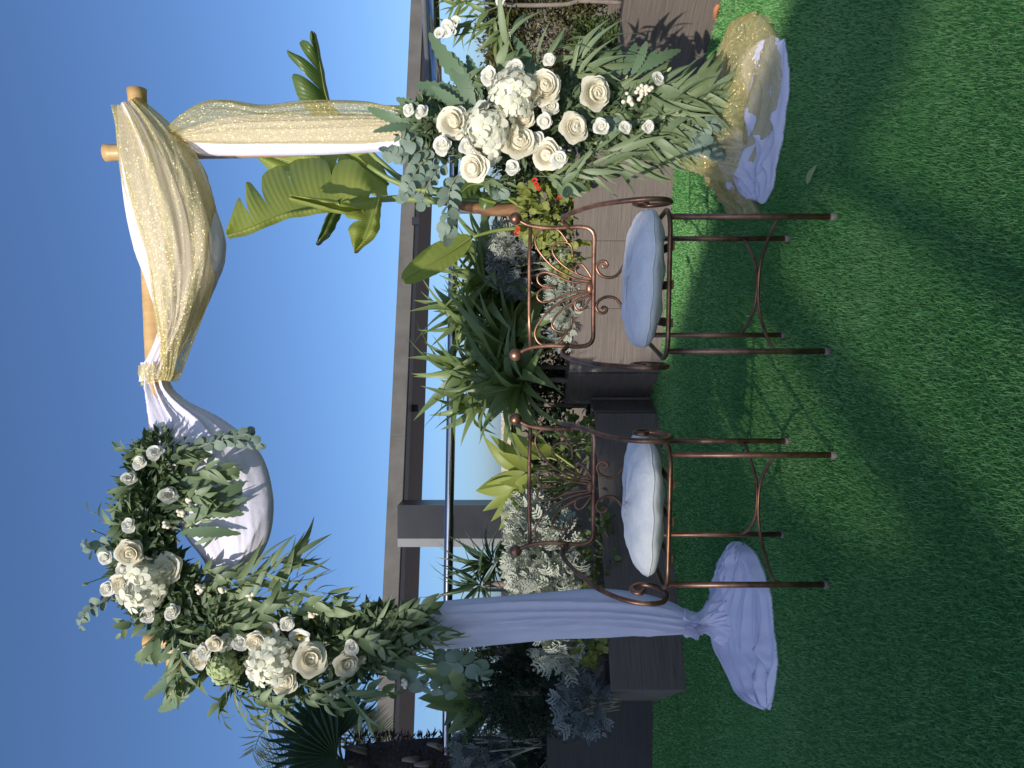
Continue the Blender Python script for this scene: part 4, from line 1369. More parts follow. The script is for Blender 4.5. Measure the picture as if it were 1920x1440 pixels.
for a, b in (((330, 1225), (250, 1255)), ((345, 1260), (310, 1300)), ((350, 1280), (330, 1330)), ((300, 1180), (255, 1190)), ((320, 1170), (270, 1230))):
    fernP(la, a, b, random.uniform(0.9, 1.3), 3.3)
for kind, pix, n, sz in (('oval', [(320, 1150), (300, 1180), (290, 1210), (270, 1240)], 11, 38), ('oval', [(340, 1200), (335, 1240), (325, 1280), (320, 1310)], 11, 36), ('willow', [(310, 1140), (330, 1190), (340, 1240), (330, 1290)], 10, 60),
                         ('oval', [(270, 880), (255, 910), (230, 930), (215, 960)], 9, 32),
                         ('oval', [(430, 1170), (470, 1160), (500, 1140), (530, 1110)], 11, 36), ('oval', [(450, 1290), (480, 1310), (520, 1320), (540, 1330)], 9, 32), ('willow', [(540, 1270), (590, 1290), (640, 1300), (690, 1310)], 10, 60), ('oval', [(600, 1200), (640, 1190), (690, 1200), (730, 1220)], 12, 38), ('oval', [(380, 1190), (420, 1170), (450, 1180), (480, 1160)], 11, 34)):
    sprayP(la, kind, pix, n, sz, 3.22)

# ---- right arrangement
ra = thing("flower_arrangement", "long white rose and hydrangea arrangement trailing down the right arch post", "flower arrangement", P(1000, 230, 3.25), 0, "flower arrangements on the arch")
rpath = [(790, 235, 40), (850, 235, 70), (930, 220, 85), (1010, 215, 85), (1080, 215, 75), (1150, 215, 65), (1230, 215, 55), (1310, 215, 40)]
filler_cloud(ra, rpath, 0.9, 4500, 3.27, 0.10, 0.05, M_['filler'])
DR = 3.13
for (k, x, y, s) in (('rose', 852, 230, 58), ('rose', 888, 315, 58), ('rose', 1020, 165, 62), ('rose', 973, 265, 60), ('rose', 1025, 290, 54), ('rose', 1078, 238, 54), ('rose', 1115, 175, 56), ('hyd', 918, 245, 92), ('hyd', 965, 180, 82), ('lisi', 829, 272, 34), ('lisi', 917, 142, 32), ('lisi', 790, 210, 30), ('lisi', 766, 207, 24), ('lisi', 966, 128, 36), ('lisi', 1022, 228, 30), ('lisi', 1032, 200, 32), ('lisi', 1005, 262, 32), ('lisi', 1030, 112, 22), ('lisi', 962, 315, 28), ('open', 939, 195, 30), ('lisi', 875, 275, 30), ('lisi', 1127, 238, 30), ('lisi', 1172, 238, 24), ('lisi', 1215, 238, 24), ('lisi', 1235, 147, 24), ('lisi', 1048, 298, 32), ('rose', 982, 222, 38), ('lisi', 905, 205, 28),
                     ('berry', 1205, 178, 24), ('berry', 1215, 165, 22), ('berry', 1180, 190, 20),
                     ('bud', 797, 300, 16), ('bud', 893, 143, 12), ('bud', 1118, 268, 16), ('bud', 1175, 145, 12), ('bud', 1245, 220, 12), ('bud', 1255, 130, 14), ('bud', 1270, 212, 14), ('bud', 965, 338, 10), ('bud', 755, 218, 10)):
    ctr = P(980, 225, 3.45)
    p = P(x, y, DR + random.uniform(-0.03, 0.03))
    ax = Vector((0, -1, 0.15)) + (p - ctr) * 1.0 + rv(0.45)
    flower(k, ra, p, ax, s / 2 * DR / FPX * 1.02, p.lerp(ctr, 0.4))
for a, b, w in (((900, 190), (785, 60), .8), ((890, 200), (840, 95), 1.4), ((905, 190), (850, 110), 1.3), ((890, 205), (770, 145), 1.2), ((880, 215), (810, 160), 1.2), ((820, 225), (735, 180), 1.1), ((770, 235), (680, 205), 0.9), ((785, 240), (700, 235), 1.1), ((900, 180), (880, 95), 1.2),
                ((1150, 140), (1140, 82), 1.2), ((1160, 145), (1165, 85), 1.3), ((1170, 140), (1195, 75), 1.4), ((1185, 140), (1220, 78), 1.4), ((1190, 140), (1280, 78), 1.0), ((1180, 150), (1240, 95), 1.2), ((1150, 150), (1120, 90), 1.1), ((850, 240), (800, 200), 1.2), ((1010, 140), (955, 60), 0.9), ((1000, 150), (970, 85), 1.0)):
    fernP(ra, a, b, w, 3.2)
for kind, pix, n, sz in (
    ('round', [(860, 260), (800, 280), (750, 290), (725, 285)], 12, 28), ('round', [(870, 290), (800, 300), (770, 340), (755, 365)], 12, 28),
    ('round', [(880, 300), (845, 350), (840, 395), (838, 440)], 13, 34), ('round', [(880, 290), (830, 310), (805, 340), (790, 380)], 12, 28),
    ('round', [(830, 270), (790, 250), (770, 265), (745, 255)], 10, 26), ('round', [(920, 330), (930, 350), (935, 362), (940, 370)], 7, 24),
    ('oval', [(860, 230), (810, 235), (780, 225), (760, 200)], 12, 34), ('oval', [(870, 200), (860, 170), (880, 150), (900, 145)], 10, 36),
    ('oval', [(1010, 320), (1040, 340), (1070, 345), (1100, 330)], 12, 34), ('oval', [(1050, 200), (1090, 205), (1130, 210), (1170, 215)], 12, 30),
    ('willow', [(980, 150), (1000, 130), (1030, 100), (1060, 80)], 9, 75), ('willow', [(1030, 150), (1070, 120), (1100, 105), (1120, 90)], 10, 80),
    ('willow', [(1050, 160), (1080, 140), (1110, 130), (1160, 115)], 10, 80), ('willow', [(930, 110), (950, 85), (955, 65), (965, 50)], 3, 90),
    ('willow', [(1090, 180), (1160, 170), (1240, 160), (1320, 140)], 14, 85), ('willow', [(1090, 200), (1180, 190), (1270, 185), (1370, 165)], 16, 90),
    ('willow', [(1100, 210), (1200, 205), (1300, 195), (1400, 160)], 17, 95), ('willow', [(1100, 220), (1190, 225), (1290, 215), (1390, 200)], 17, 90),
    ('willow', [(1090, 240), (1170, 250), (1240, 255), (1320, 235)], 15, 85), ('willow', [(1060, 270), (1120, 280), (1180, 290), (1225, 310)], 14, 80),
    ('willow', [(1050, 300), (1100, 310), (1150, 310), (1200, 300)], 11, 70), ('willow', [(1150, 190), (1240, 180), (1330, 170), (1410, 180)], 15, 90),
    ('willow', [(1120, 250), (1200, 265), (1260, 270), (1310, 262)], 13, 75), ('willow', [(1000, 330), (1050, 330), (1090, 320), (1120, 315)], 9, 60),
    ('round', [(1220, 240), (1270, 255), (1310, 270), (1350, 285)], 13, 32), ('round', [(1230, 230), (1290, 235), (1330, 235), (1360, 225)], 11, 32),
    ('round', [(1080, 210), (1110, 225), (1140, 230), (1170, 240)], 10, 20), ('oval', [(930, 160), (930, 130), (950, 115), (980, 100)], 8, 38),
    ('oval', [(1180, 230), (1220, 215), (1260, 205), (1290, 190)], 11, 30), ('oval', [(880, 320), (910, 340), (930, 345), (960, 340)], 9, 30),
    ('willow', [(1240, 190), (1310, 180), (1370, 170), (1420, 175)], 8, 80), ('willow', [(1290, 220), (1340, 215), (1380, 225), (1400, 240)], 8, 70)):
    sprayP(ra, kind, pix, n, sz, 3.22)

# fallen leaf
o = add("fallen_leaf", leaf_mesh("fallen_leaf", lance(0.2, 0.45), M_['bud'], 8, 0.1, 0.25), None, orient(G(1530, 345, 0.03), (0.3, -0.5, 0.02), (0.1, -0.3, 1), 0.085))
tag(o, "single pale green leaf lying on the turf in front of the gold fabric", "leaf")


# ------------------------------------------------------------------ planter plants
def plant(name, label, cat, base, group=None):
    return thing(name, label, cat, base, 0, group)


def rosette(t, c, n, ln, kind, el_rng=(10, 85), lean=(0, 0, 0), stalk_to=None, az_rng=(0, 360), sx=1.0):
    c = Vector(c)
    for i in range(n):
        az = math.radians(az_rng[0] + (az_rng[1] - az_rng[0]) * ((i * 0.618) % 1) + random.uniform(-12, 12))
        e = math.radians(el_rng[0] + (el_rng[1] - el_rng[0]) * (i / max(1, n - 1)))
        dv = Vector((math.cos(az) * math.cos(e), math.sin(az) * math.cos(e), math.sin(e))) + Vector(lean)
        up = Vector((-0.2, -0.5, 0.7)) + rv(0.75)
        s = ln * random.uniform(0.75, 1.15)
        add("leaf", random.choice(L[kind]), t, orient(c + Vector((0, 0, 0.03 * i / n)) + dv * 0.02, dv, up, s, s * sx))


def mound(t, c, rad, n, kind, size, low=-0.1, out=1.0, up=0.35, droop=0.0):
    c = Vector(c)
    for i in range(n):
        a = random.uniform(0, 6.283)
        z = random.uniform(low, 1.0)
        q = math.sqrt(max(0, 1 - z * z))
        dv = Vector((q * math.cos(a), q * math.sin(a), z))
        k = random.uniform(0.55, 1.0)
        p = c + Vector((dv.x * rad[0], dv.y * rad[1], dv.z * rad[2])) * k
        dirv = dv * out + Vector((0, 0, up - droop)) + rv(0.45)
        add("leaf", random.choice(L[kind]), t, orient(p, dirv, dv + Vector((0, -0.3, 0.5)) + rv(0.5), size * random.uniform(0.7, 1.25)))


def stems(t, base, tops, r, mat, name="stem"):
    for tp_ in tops:
        b = Vector(base) + Vector((random.uniform(-.04, .04), random.uniform(-.03, .03), 0))
        m = b.lerp(Vector(tp_), 0.5) + rv(0.03)
        wtube(name, [b, m, tp_], r, M_[mat], t, 6, 7)


# strap-leaved plants in the middle, behind the right chair
strap_specs = [((975, 640, 5.55), 46, 0.50, "strap leaved plant right behind the left finial of the sunlit chair"),
               ((985, 715, 5.45), 46, 0.50, "dark strap leaved plant hanging over the left end of the right planter"),
               ((955, 560, 5.7), 40, 0.48, "strap leaved plant behind the middle of the sunlit chair back"),
               ((900, 690, 5.7), 34, 0.44, "tall strap leaved plant with tips above the handrail beside the gap"),
               ((930, 470, 5.75), 34, 0.42, "strap leaved plant behind the right finial of the sunlit chair"),
               ((900, 590, 5.75), 34, 0.42, "upright strap leaved plant in front of the handrail, centre"),
               ((940, 520, 5.6), 36, 0.42, "strap leaved plant just left of the shaded grey dusty miller"),
               ((905, 760, 5.8), 20, 0.36, "strap leaved plant whose tips touch the flat grey railing post")]
for (x, y, d), n, ln, lab in strap_specs:
    c = P(x, y, d)
    t = plant("strap_leaf_plant", lab, "plant", (c.x, c.y, 0.55), "strap leaved plants in the right planter")
    wtube("stem", [(c.x, c.y + 0.02, 0.5), (c.x + 0.01, c.y, (c.z + 0.5) / 2), c], 0.018, M_['bark'], t, 7)
    rosette(t, c, n, ln, 'strap', (-25, 85), (0, -0.12, 0.1), sx=1.15)

# silver dusty millers
mil = [((1035, 1040, 4.95), (0.27, 0.18, 0.28), 170, 'miller', 0.115, "bright silver dusty miller behind the shaded chair back"),
       ((1050, 1110, 4.85), (0.22, 0.16, 0.28), 120, 'miller', 0.11, "bright silver dusty miller between the left chair and the curtain"),
       ((1000, 985, 5.1), (0.22, 0.16, 0.17), 80, 'miller', 0.10, "silver dusty miller in front of the dark column"),
       ((1055, 1222, 4.65), (0.12, 0.12, 0.16), 44, 'miller', 0.12, "small sunlit dusty miller just left of the white curtain"),
       ((1100, 1325, 4.6), (0.15, 0.14, 0.15), 60, 'miller_shaded', 0.13, "shaded grey dusty miller spilling over the left end of the low planter"),
       ((930, 1400, 5.4), (0.32, 0.2, 0.30), 110, 'miller_shaded', 0.13, "large shaded grey dusty miller below the palm trunk"),
       ((965, 500, 5.4), (0.20, 0.15, 0.16), 100, 'miller_shaded', 0.12, "shaded grey dusty miller above the chair back scrollwork"),
       ((955, 450, 5.35), (0.12, 0.12, 0.10), 46, 'miller', 0.10, "sunlit pale dusty miller beside the right finial"),
       ((1060, 555, 5.15), (0.36, 0.12, 0.11), 110, 'miller', 0.085, "silver dusty miller trailing behind the sunlit chair scrollwork")]
for (x, y, d), rad, n, kind, sz, lab in mil:
    c = P(x, y, d)
    t = plant("dusty_miller", lab, "plant", (c.x, c.y, max(0.3, c.z - 0.3)), "dusty millers in the planters")
    stems(t, (c.x, c.y + 0.03, max(0.36, c.z - 0.32)), [c + Vector((random.uniform(-.7, .7) * rad[0], random.uniform(-.5, .5) * rad[1], random.uniform(0.1, .7) * rad[2])) for _ in range(6)], 0.006, 'stem_pale')
    mound(t, c, rad, int(n * 2.2), kind, sz * 0.62, -0.6, 0.8, 0.3)

# geranium with red flowers, and small green shrubs
def leafy(name, lab, cat, c, rad, n, kind, sz, group=None):
    t = plant(name, lab, cat, (c.x, c.y, max(0.3, c.z - 0.25)), group)
    stems(t, (c.x, c.y + 0.03, max(0.36, c.z - 0.3)), [c + Vector((random.uniform(-.7, .7) * rad[0], random.uniform(-.5, .5) * rad[1], random.uniform(-0.2, .7) * rad[2])) for _ in range(6)], 0.005, 'stem')
    mound(t, c, rad, n, kind, sz, -0.9, 0.6, 0.2)
    return t


RED = mk("red_flower", *petal_geo(0.6, 0.5, 3.1, 0.2, nu=14), M_['red'])
g = leafy("geranium", "yellow green geranium with red blooms beside the right chair's finial", "plant", P(1030, 395, 4.95), (0.22, 0.13, 0.20), 170, 'geran', 0.062, "geraniums in the planters")
for (x, y) in ((1006, 345), (1010, 352), (1003, 338), (970, 437), (972, 430), (1050, 372)):
    add("red_flower", RED, g, face_matrix(P(x, y, 4.76), Vector((0, -1, 0.5)) + rv(0.4), 0.022, random.uniform(0, 6)))
leafy("geranium", "yellow green geranium seen through the sunlit chair's scrollwork", "plant", P(1055, 465, 4.98), (0.16, 0.10, 0.15), 90, 'geran', 0.055, "geraniums in the planters")
leafy("leafy_shrub", "small green shrub behind the right arm of the shaded chair", "plant", P(1070, 825, 5.35), (0.20, 0.13, 0.22), 170, 'shrub', 0.055, "small leafy shrubs in the planters")
leafy("leafy_shrub", "yellow green shrub in the low planter just left of the curtain", "plant", P(1105, 1215, 4.62), (0.10, 0.09, 0.10), 70, 'geran', 0.045, "small leafy shrubs in the planters")
leafy("leafy_shrub", "dark green shrub overhanging the front of the low planter", "plant", P(1125, 1040, 4.85), (0.32, 0.12, 0.12), 130, 'shrub', 0.05, "small leafy shrubs in the planters")
leafy("leafy_shrub", "green shrub at the foot of the right flower arrangement above the planter", "plant", P(1070, 320, 4.75), (0.14, 0.1, 0.14), 90, 'shrub', 0.05, "small leafy shrubs in the planters")

# broad-leaved strelitzia with small lit leaves behind the left chair
t = plant("strelitzia", "clump of broad lit leaves behind the shaded chair's right finial", "plant", P(1060, 900, 5.4), "strelitzias in the planters")
for (bx, by, tx, ty, d, wsc) in ((985, 895, 895, 905, 5.35, 1.0), (980, 900, 888, 930, 5.3, 0.9), (975, 880, 905, 835, 5.35, .8), (985, 875, 925, 818, 5.4, 0.7), (990, 915, 905, 955, 5.3, .9), (985, 920, 925, 968, 5.25, .9), (1000, 880, 940, 850, 5.3, 1.0), (1010, 860, 955, 810, 5.3, 1.0), (1000, 905, 920, 890, 5.25, 1.0), (1000, 930, 935, 978, 5.3, .8), (1040, 850, 990, 835, 5.2, 1.2), (1010, 895, 945, 925, 5.2, 1.1)):
    a, b = P(bx, by, d), P(tx, ty, d + random.uniform(-.15, .1))
    ln = (b - a).length
    lf = add("leaf", random.choice(L['broad']), t, orient(a, b - a, Vector((0.2, -1, 0.5)) + rv(0.5), ln * 1.05, ln * wsc * 1.1))
    wtube("stalk", [P(1085, 895 + (by - 895) * 0.3, d + 0.02), P(1040, by, d + 0.02), a], 0.008, M_['strel_stem'], t, 6, 6)

# yuccas
for (x, y, d, n, ln, lab) in ((930, 1055, 5.75, 40, 0.40, "spiky yucca with thin blades left of the dark column"), (905, 1095, 5.7, 26, 0.36, "spiky yucca whose blades cross the thin railing post")):
    c = P(x, y, d)
    t = plant("yucca", lab, "plant", (c.x, c.y, 0.35), "spiky yuccas")
    wtube("stem", [(c.x, c.y, 0.2), (c.x, c.y, c.z)], 0.025, M_['bark'], t, 7)
    rosette(t, c, n, ln, 'blade', (-35, 85), (0, -0.1, 0), sx=1.4)
c = P(875, 1250, 5.6)
t = plant("spiky_plant", "pale sunlit spiky plant rising behind the dark conifer", "plant", (c.x, c.y, 0.4))
wtube("stem", [(c.x, c.y, 0.3), (c.x, c.y, c.z)], 0.03, M_['bark'], t, 7)
rosette(t, c, 90, 0.36, 'dryblade', (-20, 88), (0, -0.1, 0.2), sx=1.4)

# broad leaves at the left, shade put into their colour
t = plant("strelitzia", "clump of shaded broad leaves below the left flowers, in front of the sky", "plant", P(1000, 1300, 5.5), "strelitzias in the planters")
for (bx, by, tx, ty, d) in ((905, 1290, 795, 1262, 5.3), (900, 1300, 785, 1310, 5.25), (895, 1305, 800, 1330, 5.3), (900, 1295, 830, 1265, 5.2), (900, 1310, 815, 1345, 5.35), (905, 1320, 840, 1370, 5.3), (890, 1290, 820, 1300, 5.15), (920, 1330, 850, 1395, 5.35), (910, 1275, 860, 1240, 5.2)):
    a, b = P(bx, by, d), P(tx, ty, d + random.uniform(-.2, .1))
    ln = (b - a).length
    add("leaf", random.choice(L['broad_shaded']), t, orient(a, b - a, Vector((0.2, -0.7, 0.6)) + rv(0.4), ln, ln * 1.25))
    wtube("stalk", [P(1010, 1300, d + .05), P(950, by, d + .05), a], 0.01, M_['stem'], t, 6, 6)


# conifer: drooping sprigs of needles
def conifer(lab, c, rad, n):
    t = plant("conifer_shrub", lab, "shrub", (c.x, c.y, 0.4))
    wtube("trunk", [(c.x, c.y + 0.05, 0.35), (c.x + 0.03, c.y + 0.05, c.z), (c.x, c.y + 0.05, c.z + rad[2] * 0.8)], [0.03] * 4 + [0.02] * 3, M_['bark'], t, 7, 7)
    a = rng.uniform(0, 2 * np.pi, n); z = rng.uniform(-0.95, 1, n); q = np.sqrt(1 - z * z)
    dv = np.column_stack((q * np.cos(a), q * np.sin(a), z))
    lump = 0.72 + 0.2 * np.sin(5 * a + 3 * z) + 0.12 * np.sin(9 * z + 2 * a)
    k = (rng.uniform(0.35, 1.0, n) ** 0.6 * lump)[:, None]
    root = np.array(c) + dv * np.array(rad) * k
    pts, dirs = [], []
    per = 16
    for j in range(per):
        f = j / per
        ax = dv * 0.7 + np.array((0, -0.25, 0.25))
        pts.append(root + ax * 0.075 * f + np.array((0, 0, -0.02 * f * f)))
        an = j * 2.4
        dirs.append(ax + 0.9 * np.column_stack((np.full(n, math.cos(an)), np.full(n, math.sin(an)), np.full(n, math.sin(an * 1.7)))))
    leaf_cloud("foliage", np.vstack(pts), np.vstack(dirs), 0.028, 0.09, M_['conifer'], t, 0.15)
    return t


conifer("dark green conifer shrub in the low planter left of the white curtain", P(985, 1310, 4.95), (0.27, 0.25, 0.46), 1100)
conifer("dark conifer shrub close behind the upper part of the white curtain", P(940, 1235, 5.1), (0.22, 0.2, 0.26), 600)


def hedge(lab, c, rad, n, mat, sz):
    t = plant("hedge_shrub", lab, "shrub", (c.x, c.y, 0.4))
    for k in range(7):
        e = c + Vector((random.uniform(-.7, .7) * rad[0], random.uniform(-.5, .5) * rad[1], random.uniform(0, .8) * rad[2]))
        wtube("branch", [(c.x + random.uniform(-.1, .1), c.y + .05, c.z - rad[2]), c.lerp(e, 0.4) - Vector((0, 0, .1)), e], 0.007, M_['bark'], t, 5, 7)
    a = rng.uniform(0, 2 * np.pi, n); z = rng.uniform(-0.95, 1, n); q = np.sqrt(1 - z * z)
    dv = np.column_stack((q * np.cos(a), q * np.sin(a), z))
    cl = np.sin(7 * a + 2) * np.sin(6 * z + 1)
    k = (rng.uniform(0.4, 1.0, n) ** 0.5 * (0.85 + 0.2 * cl))[:, None]
    pts = np.array(c) + np.sign(dv) * np.abs(dv) ** 0.75 * np.array(rad) * k
    leaf_cloud("foliage", pts, dv + np.array((0, -0.3, 0.3)), sz, 0.22, mat, t, 0.6)


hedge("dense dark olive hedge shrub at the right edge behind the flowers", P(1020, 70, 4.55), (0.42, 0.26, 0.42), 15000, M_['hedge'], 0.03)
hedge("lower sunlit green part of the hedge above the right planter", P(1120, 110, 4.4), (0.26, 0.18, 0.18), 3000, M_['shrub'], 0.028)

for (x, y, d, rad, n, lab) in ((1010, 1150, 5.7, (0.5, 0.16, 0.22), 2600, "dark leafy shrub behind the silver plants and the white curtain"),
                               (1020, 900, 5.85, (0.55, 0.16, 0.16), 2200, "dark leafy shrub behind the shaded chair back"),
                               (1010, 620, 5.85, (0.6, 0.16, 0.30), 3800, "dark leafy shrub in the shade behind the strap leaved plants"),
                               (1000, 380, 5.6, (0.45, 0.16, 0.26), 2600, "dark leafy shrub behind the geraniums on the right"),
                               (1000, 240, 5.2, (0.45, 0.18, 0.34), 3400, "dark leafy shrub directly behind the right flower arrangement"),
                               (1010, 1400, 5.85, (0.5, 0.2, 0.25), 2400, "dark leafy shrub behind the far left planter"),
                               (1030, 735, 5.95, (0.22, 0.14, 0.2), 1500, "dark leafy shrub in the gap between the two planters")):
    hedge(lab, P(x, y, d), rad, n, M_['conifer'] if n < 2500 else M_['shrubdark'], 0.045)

# oleander at the right edge
t = plant("oleander", "oleander with narrow leaves and a white bloom at the right edge", "shrub", P(1160, 5, 4.3))
wtube("trunk", [P(1165, 5, 4.3), P(1090, 2, 4.3), P(1060, 8, 4.3), P(990, 10, 4.3), P(930, 8, 4.3)], 0.012, M_['bark'], t, 8, 24)
for pix, n in (([(930, 8), (890, 0), (860, -10), (835, -10)], 12), ([(935, 12), (905, 25), (880, 45), (858, 55)], 12), ([(940, 10), (930, 35), (915, 50), (880, 62)], 10), ([(930, 5), (880, 10), (870, 5), (845, 15)], 12), ([(960, 10), (950, 35), (940, 60), (930, 80)], 7)):
    spray(t, [P(x, y, 4.25) for x, y in pix], 'oleander', n, 0.15, r0=0.005, spread=1.0)
for k in range(7):
    p = P(840 + random.uniform(-16, 16), 55 + random.uniform(-14, 14), 4.15)
    c = add("bloom", OPEN_CORE, t, face_matrix(p, Vector((0, -1, 0.4)) + rv(0.5), 0.016, 0))
    for j in range(5):
        add("petal", OPEN_PET[0], c, face_matrix(p, Vector((0, -1, 0.4)) + rv(0.3), 0.032, 2 * math.pi * j / 5))
p = P(940, 2, 4.2)
c = add("bloom", OPEN_CORE, t, face_matrix(p, Vector((0, -1, 0.4)), 0.016, 0))
for j in range(5): add("petal", OPEN_PET[0], c, face_matrix(p, Vector((0, -1, 0.4)) + rv(0.2), 0.03, 2 * math.pi * j / 5))


# ---- tall strelitzia with torn leaves behind the right post
def big_leaf(t, rib, wl, wr, side, mat, tears=(), n=40, lift=0.15, nw=6, ripple=0.006, seed=0, name="leaf", droop=0.0):
    """rib: world points; wl/wr: blade half widths; side: vector to the right of the rib; tears: (t, side, width, depth)"""
    r = random.Random(seed)
    C = spline(rib, 61)
    side = Vector(side).normalized()
    def at(t_):
        u = min(max(t_, 0), 1) * 60
        k = min(int(u), 59)
        p = Vector(C[k]).lerp(Vector(C[k + 1]), u - k)
        tg = (Vector(C[min(k + 2, 60)]) - Vector(C[max(k - 1, 0)])).normalized()
        sd = (side - tg * side.dot(tg)).normalized()
        return p, tg, sd, tg.cross(sd)
    def prof(t_): return max(0.0, math.sin(math.pi * min(1, t_ * 0.97 + 0.015))) ** 0.55
    bm_v, bm_f = [], []
    key = {}
    def vid(co):
        k = (round(co.x, 5), round(co.y, 5), round(co.z, 5))
        if k not in key:
            key[k] = len(bm_v); bm_v.append(co)
        return key[k]
    for sg, wd in ((-1, wl), (1, wr)):
        cuts = sorted([(tt, w_, dp) for (tt, s_, w_, dp) in tears if s_ == sg])
        lo = [(0.0, 0, 1)] + cuts
        hi = cuts + [(1.0, 0, 1)]
        for (l, h) in zip(lo, hi):
            m = max(3, int(n * (h[0] - l[0])))
            bend = r.uniform(-0.35, 0.5) if cuts else 0.0
            grid = []
            for i in range(m + 1):
                u = i / m
                row = []
                for j in range(nw + 1):
                    f = j / nw
                    a_ = l[0] + l[1] * max(0, f - l[2]) * 0.5 / (1.02 - min(l[2], 1)) if l[1] else l[0]
                    b_ = h[0] - h[1] * max(0, f - h[2]) * 0.5 / (1.02 - min(h[2], 1)) if h[1] else h[0]
                    tq = a_ + (b_ - a_) * u
                    p, tg, sd, nm = at(tq)
                    w = wd * prof(a_ * 0 + (l[0] + (h[0] - l[0]) * u)) * f
                    edge = (1 - 0.10 * (abs(2 * u - 1) ** 4) * f) if cuts else 1.0
                    w *= edge
                    z = lift * w * (1 - f * 0.6) - droop * w * f * f + bend * w * f * f * 0.6
                    z += ripple * math.sin(tq * 95 + sg) * f
                    row.append(vid(p + sd * (sg * w) + nm * z + tg * (0.28 * w)))
                grid.append(row)
            for i in range(m):
                for j in range(nw):
                    q = (grid[i][j], grid[i][j + 1], grid[i + 1][j + 1], grid[i + 1][j])
                    q = tuple(dict.fromkeys(q))
                    if len(q) < 3: continue
                    bm_f.append(q if sg > 0 else tuple(reversed(q)))
    o = add(name, mk(name, bm_v, bm_f, mat), t)
    rr = [0.012 * (1 - 0.8 * i / 60) for i in range(0, 61, 3)]
    Vt, Ft = tube_geo([tuple(c) for c in C[::3]], rr, 6)
    add("midrib", mk("midrib", Vt, Ft, M_['strel_stem']), o)
    return o


DS = 5.25
t = plant("strelitzia", "tall strelitzia with torn banana like leaves behind the right arch post", "plant", (P(960, 385, DS).x, DS, 0.5), "strelitzias in the planters")
wtube("stalk", [P(1010, 388, DS), P(900, 384, DS), P(760, 372, DS), P(690, 376, DS), P(600, 378, DS)], [0.035, 0.034, 0.03, 0.027, 0.025, 0.023, 0.02, 0.018, 0.016, 0.015], M_['strel_stem'], t, 9, 10)
wtube("stalk", [P(1000, 380, DS + .05), P(870, 370, DS + .06), P(790, 355, DS + .06), P(735, 338, DS + .05), P(690, 310, DS + .05)], [0.034, 0.032, 0.03, 0.028, 0.026, 0.023, 0.021, 0.019, 0.017, 0.015], M_['strel_stem'], t, 9, 10)
wtube("stalk", [P(990, 372, DS + .1), P(850, 362, DS + .12), P(760, 340, DS + .12), P(680, 270, DS + .12), P(610, 190, DS + .12)], [0.03, 0.028, 0.027, 0.024, 0.022, 0.02, 0.019, 0.018, 0.016, 0.014], M_['strel_stem'], t, 9, 10)
wtube("dry_husk", [P(985, 392, DS - .03), P(930, 394, DS - .03), P(880, 388, DS - .03), P(830, 380, DS - .02)], [0.045, 0.044, 0.043, 0.042, 0.036, 0.03, 0.022, 0.012], M_['strel_husk'], t, 10, 8)
def torn_leaf(t, rib, edges, mat, seed=0, n=130, nw=7):
    """rib: (x, y, d) px; edges: list of (edge (x, y, d) px, tears [(t, width, depth)]) - one blade half each"""
    r = random.Random(seed)
    R = spline([P(*p) for p in rib], 61)
    V, F, key = [], [], {}
    def vid(co):
        k = (round(co.x, 5), round(co.y, 5), round(co.z, 5))
        if k not in key: key[k] = len(V); V.append(co)
        return key[k]
    def smp(C, q):
        u = min(max(q, 0), 1) * 60
        k = min(int(u), 59)
        return Vector(C[k]).lerp(Vector(C[k + 1]), u - k)
    for si, (edge, tears) in enumerate(edges):
        E = spline([P(*p) for p in edge], 61)
        lo = [(0.0, 0, 1)] + list(tears); hi = list(tears) + [(1.0, 0, 1)]
        for l, h in zip(lo, hi):
            m = max(4, int(n * (h[0] - l[0])))
            bend = r.uniform(-0.05, 0.05)
            grid = []
            for i in range(m + 1):
                u = i / m
                row = []
                for j in range(nw + 1):
                    f = j / nw
                    a_ = l[0] + (l[1] * max(0, f - l[2]) / (1.02 - l[2]) if l[1] else 0)
                    b_ = h[0] - (h[1] * max(0, f - h[2]) / (1.02 - h[2]) if h[1] else 0)
                    q = a_ + (b_ - a_) * u
                    qr = l[0] + (h[0] - l[0]) * u
                    rp, ep = smp(R, qr + (q - qr) * f), smp(E, q)
                    rag = 1 - (0.015 * abs(math.sin(37 * q + seed)) + 0.10 * (abs(2 * u - 1) ** 5 if tears else 0)) * f * f
                    p = rp.lerp(ep, f * rag)
                    p.y += -0.06 * math.sin(math.pi * f) + bend * f * f * math.sin(math.pi * u) + 0.010 * math.sin(q * 30 + seed) * f + 0.0018 * math.sin(q * 190) * min(1, 3 * f)
                    row.append(vid(p))
                grid.append(row)
            for i in range(m):
                for j in range(nw):
                    q4 = tuple(dict.fromkeys((grid[i][j], grid[i][j + 1], grid[i + 1][j + 1], grid[i + 1][j])))
                    if len(q4) >= 3: F.append(q4 if si == 0 else tuple(reversed(q4)))
    o = add("leaf", mk("leaf", V, F, mat), t)
    Vt, Ft = tube_geo([tuple(c + np.array((0, -0.006, 0))) for c in R[::3]], [0.011 * (1 - 0.8 * i / 20) for i in range(21)], 6)
    add("midrib", mk("midrib", Vt, Ft, M_['strel_stem']), o)
    return o


D1 = DS
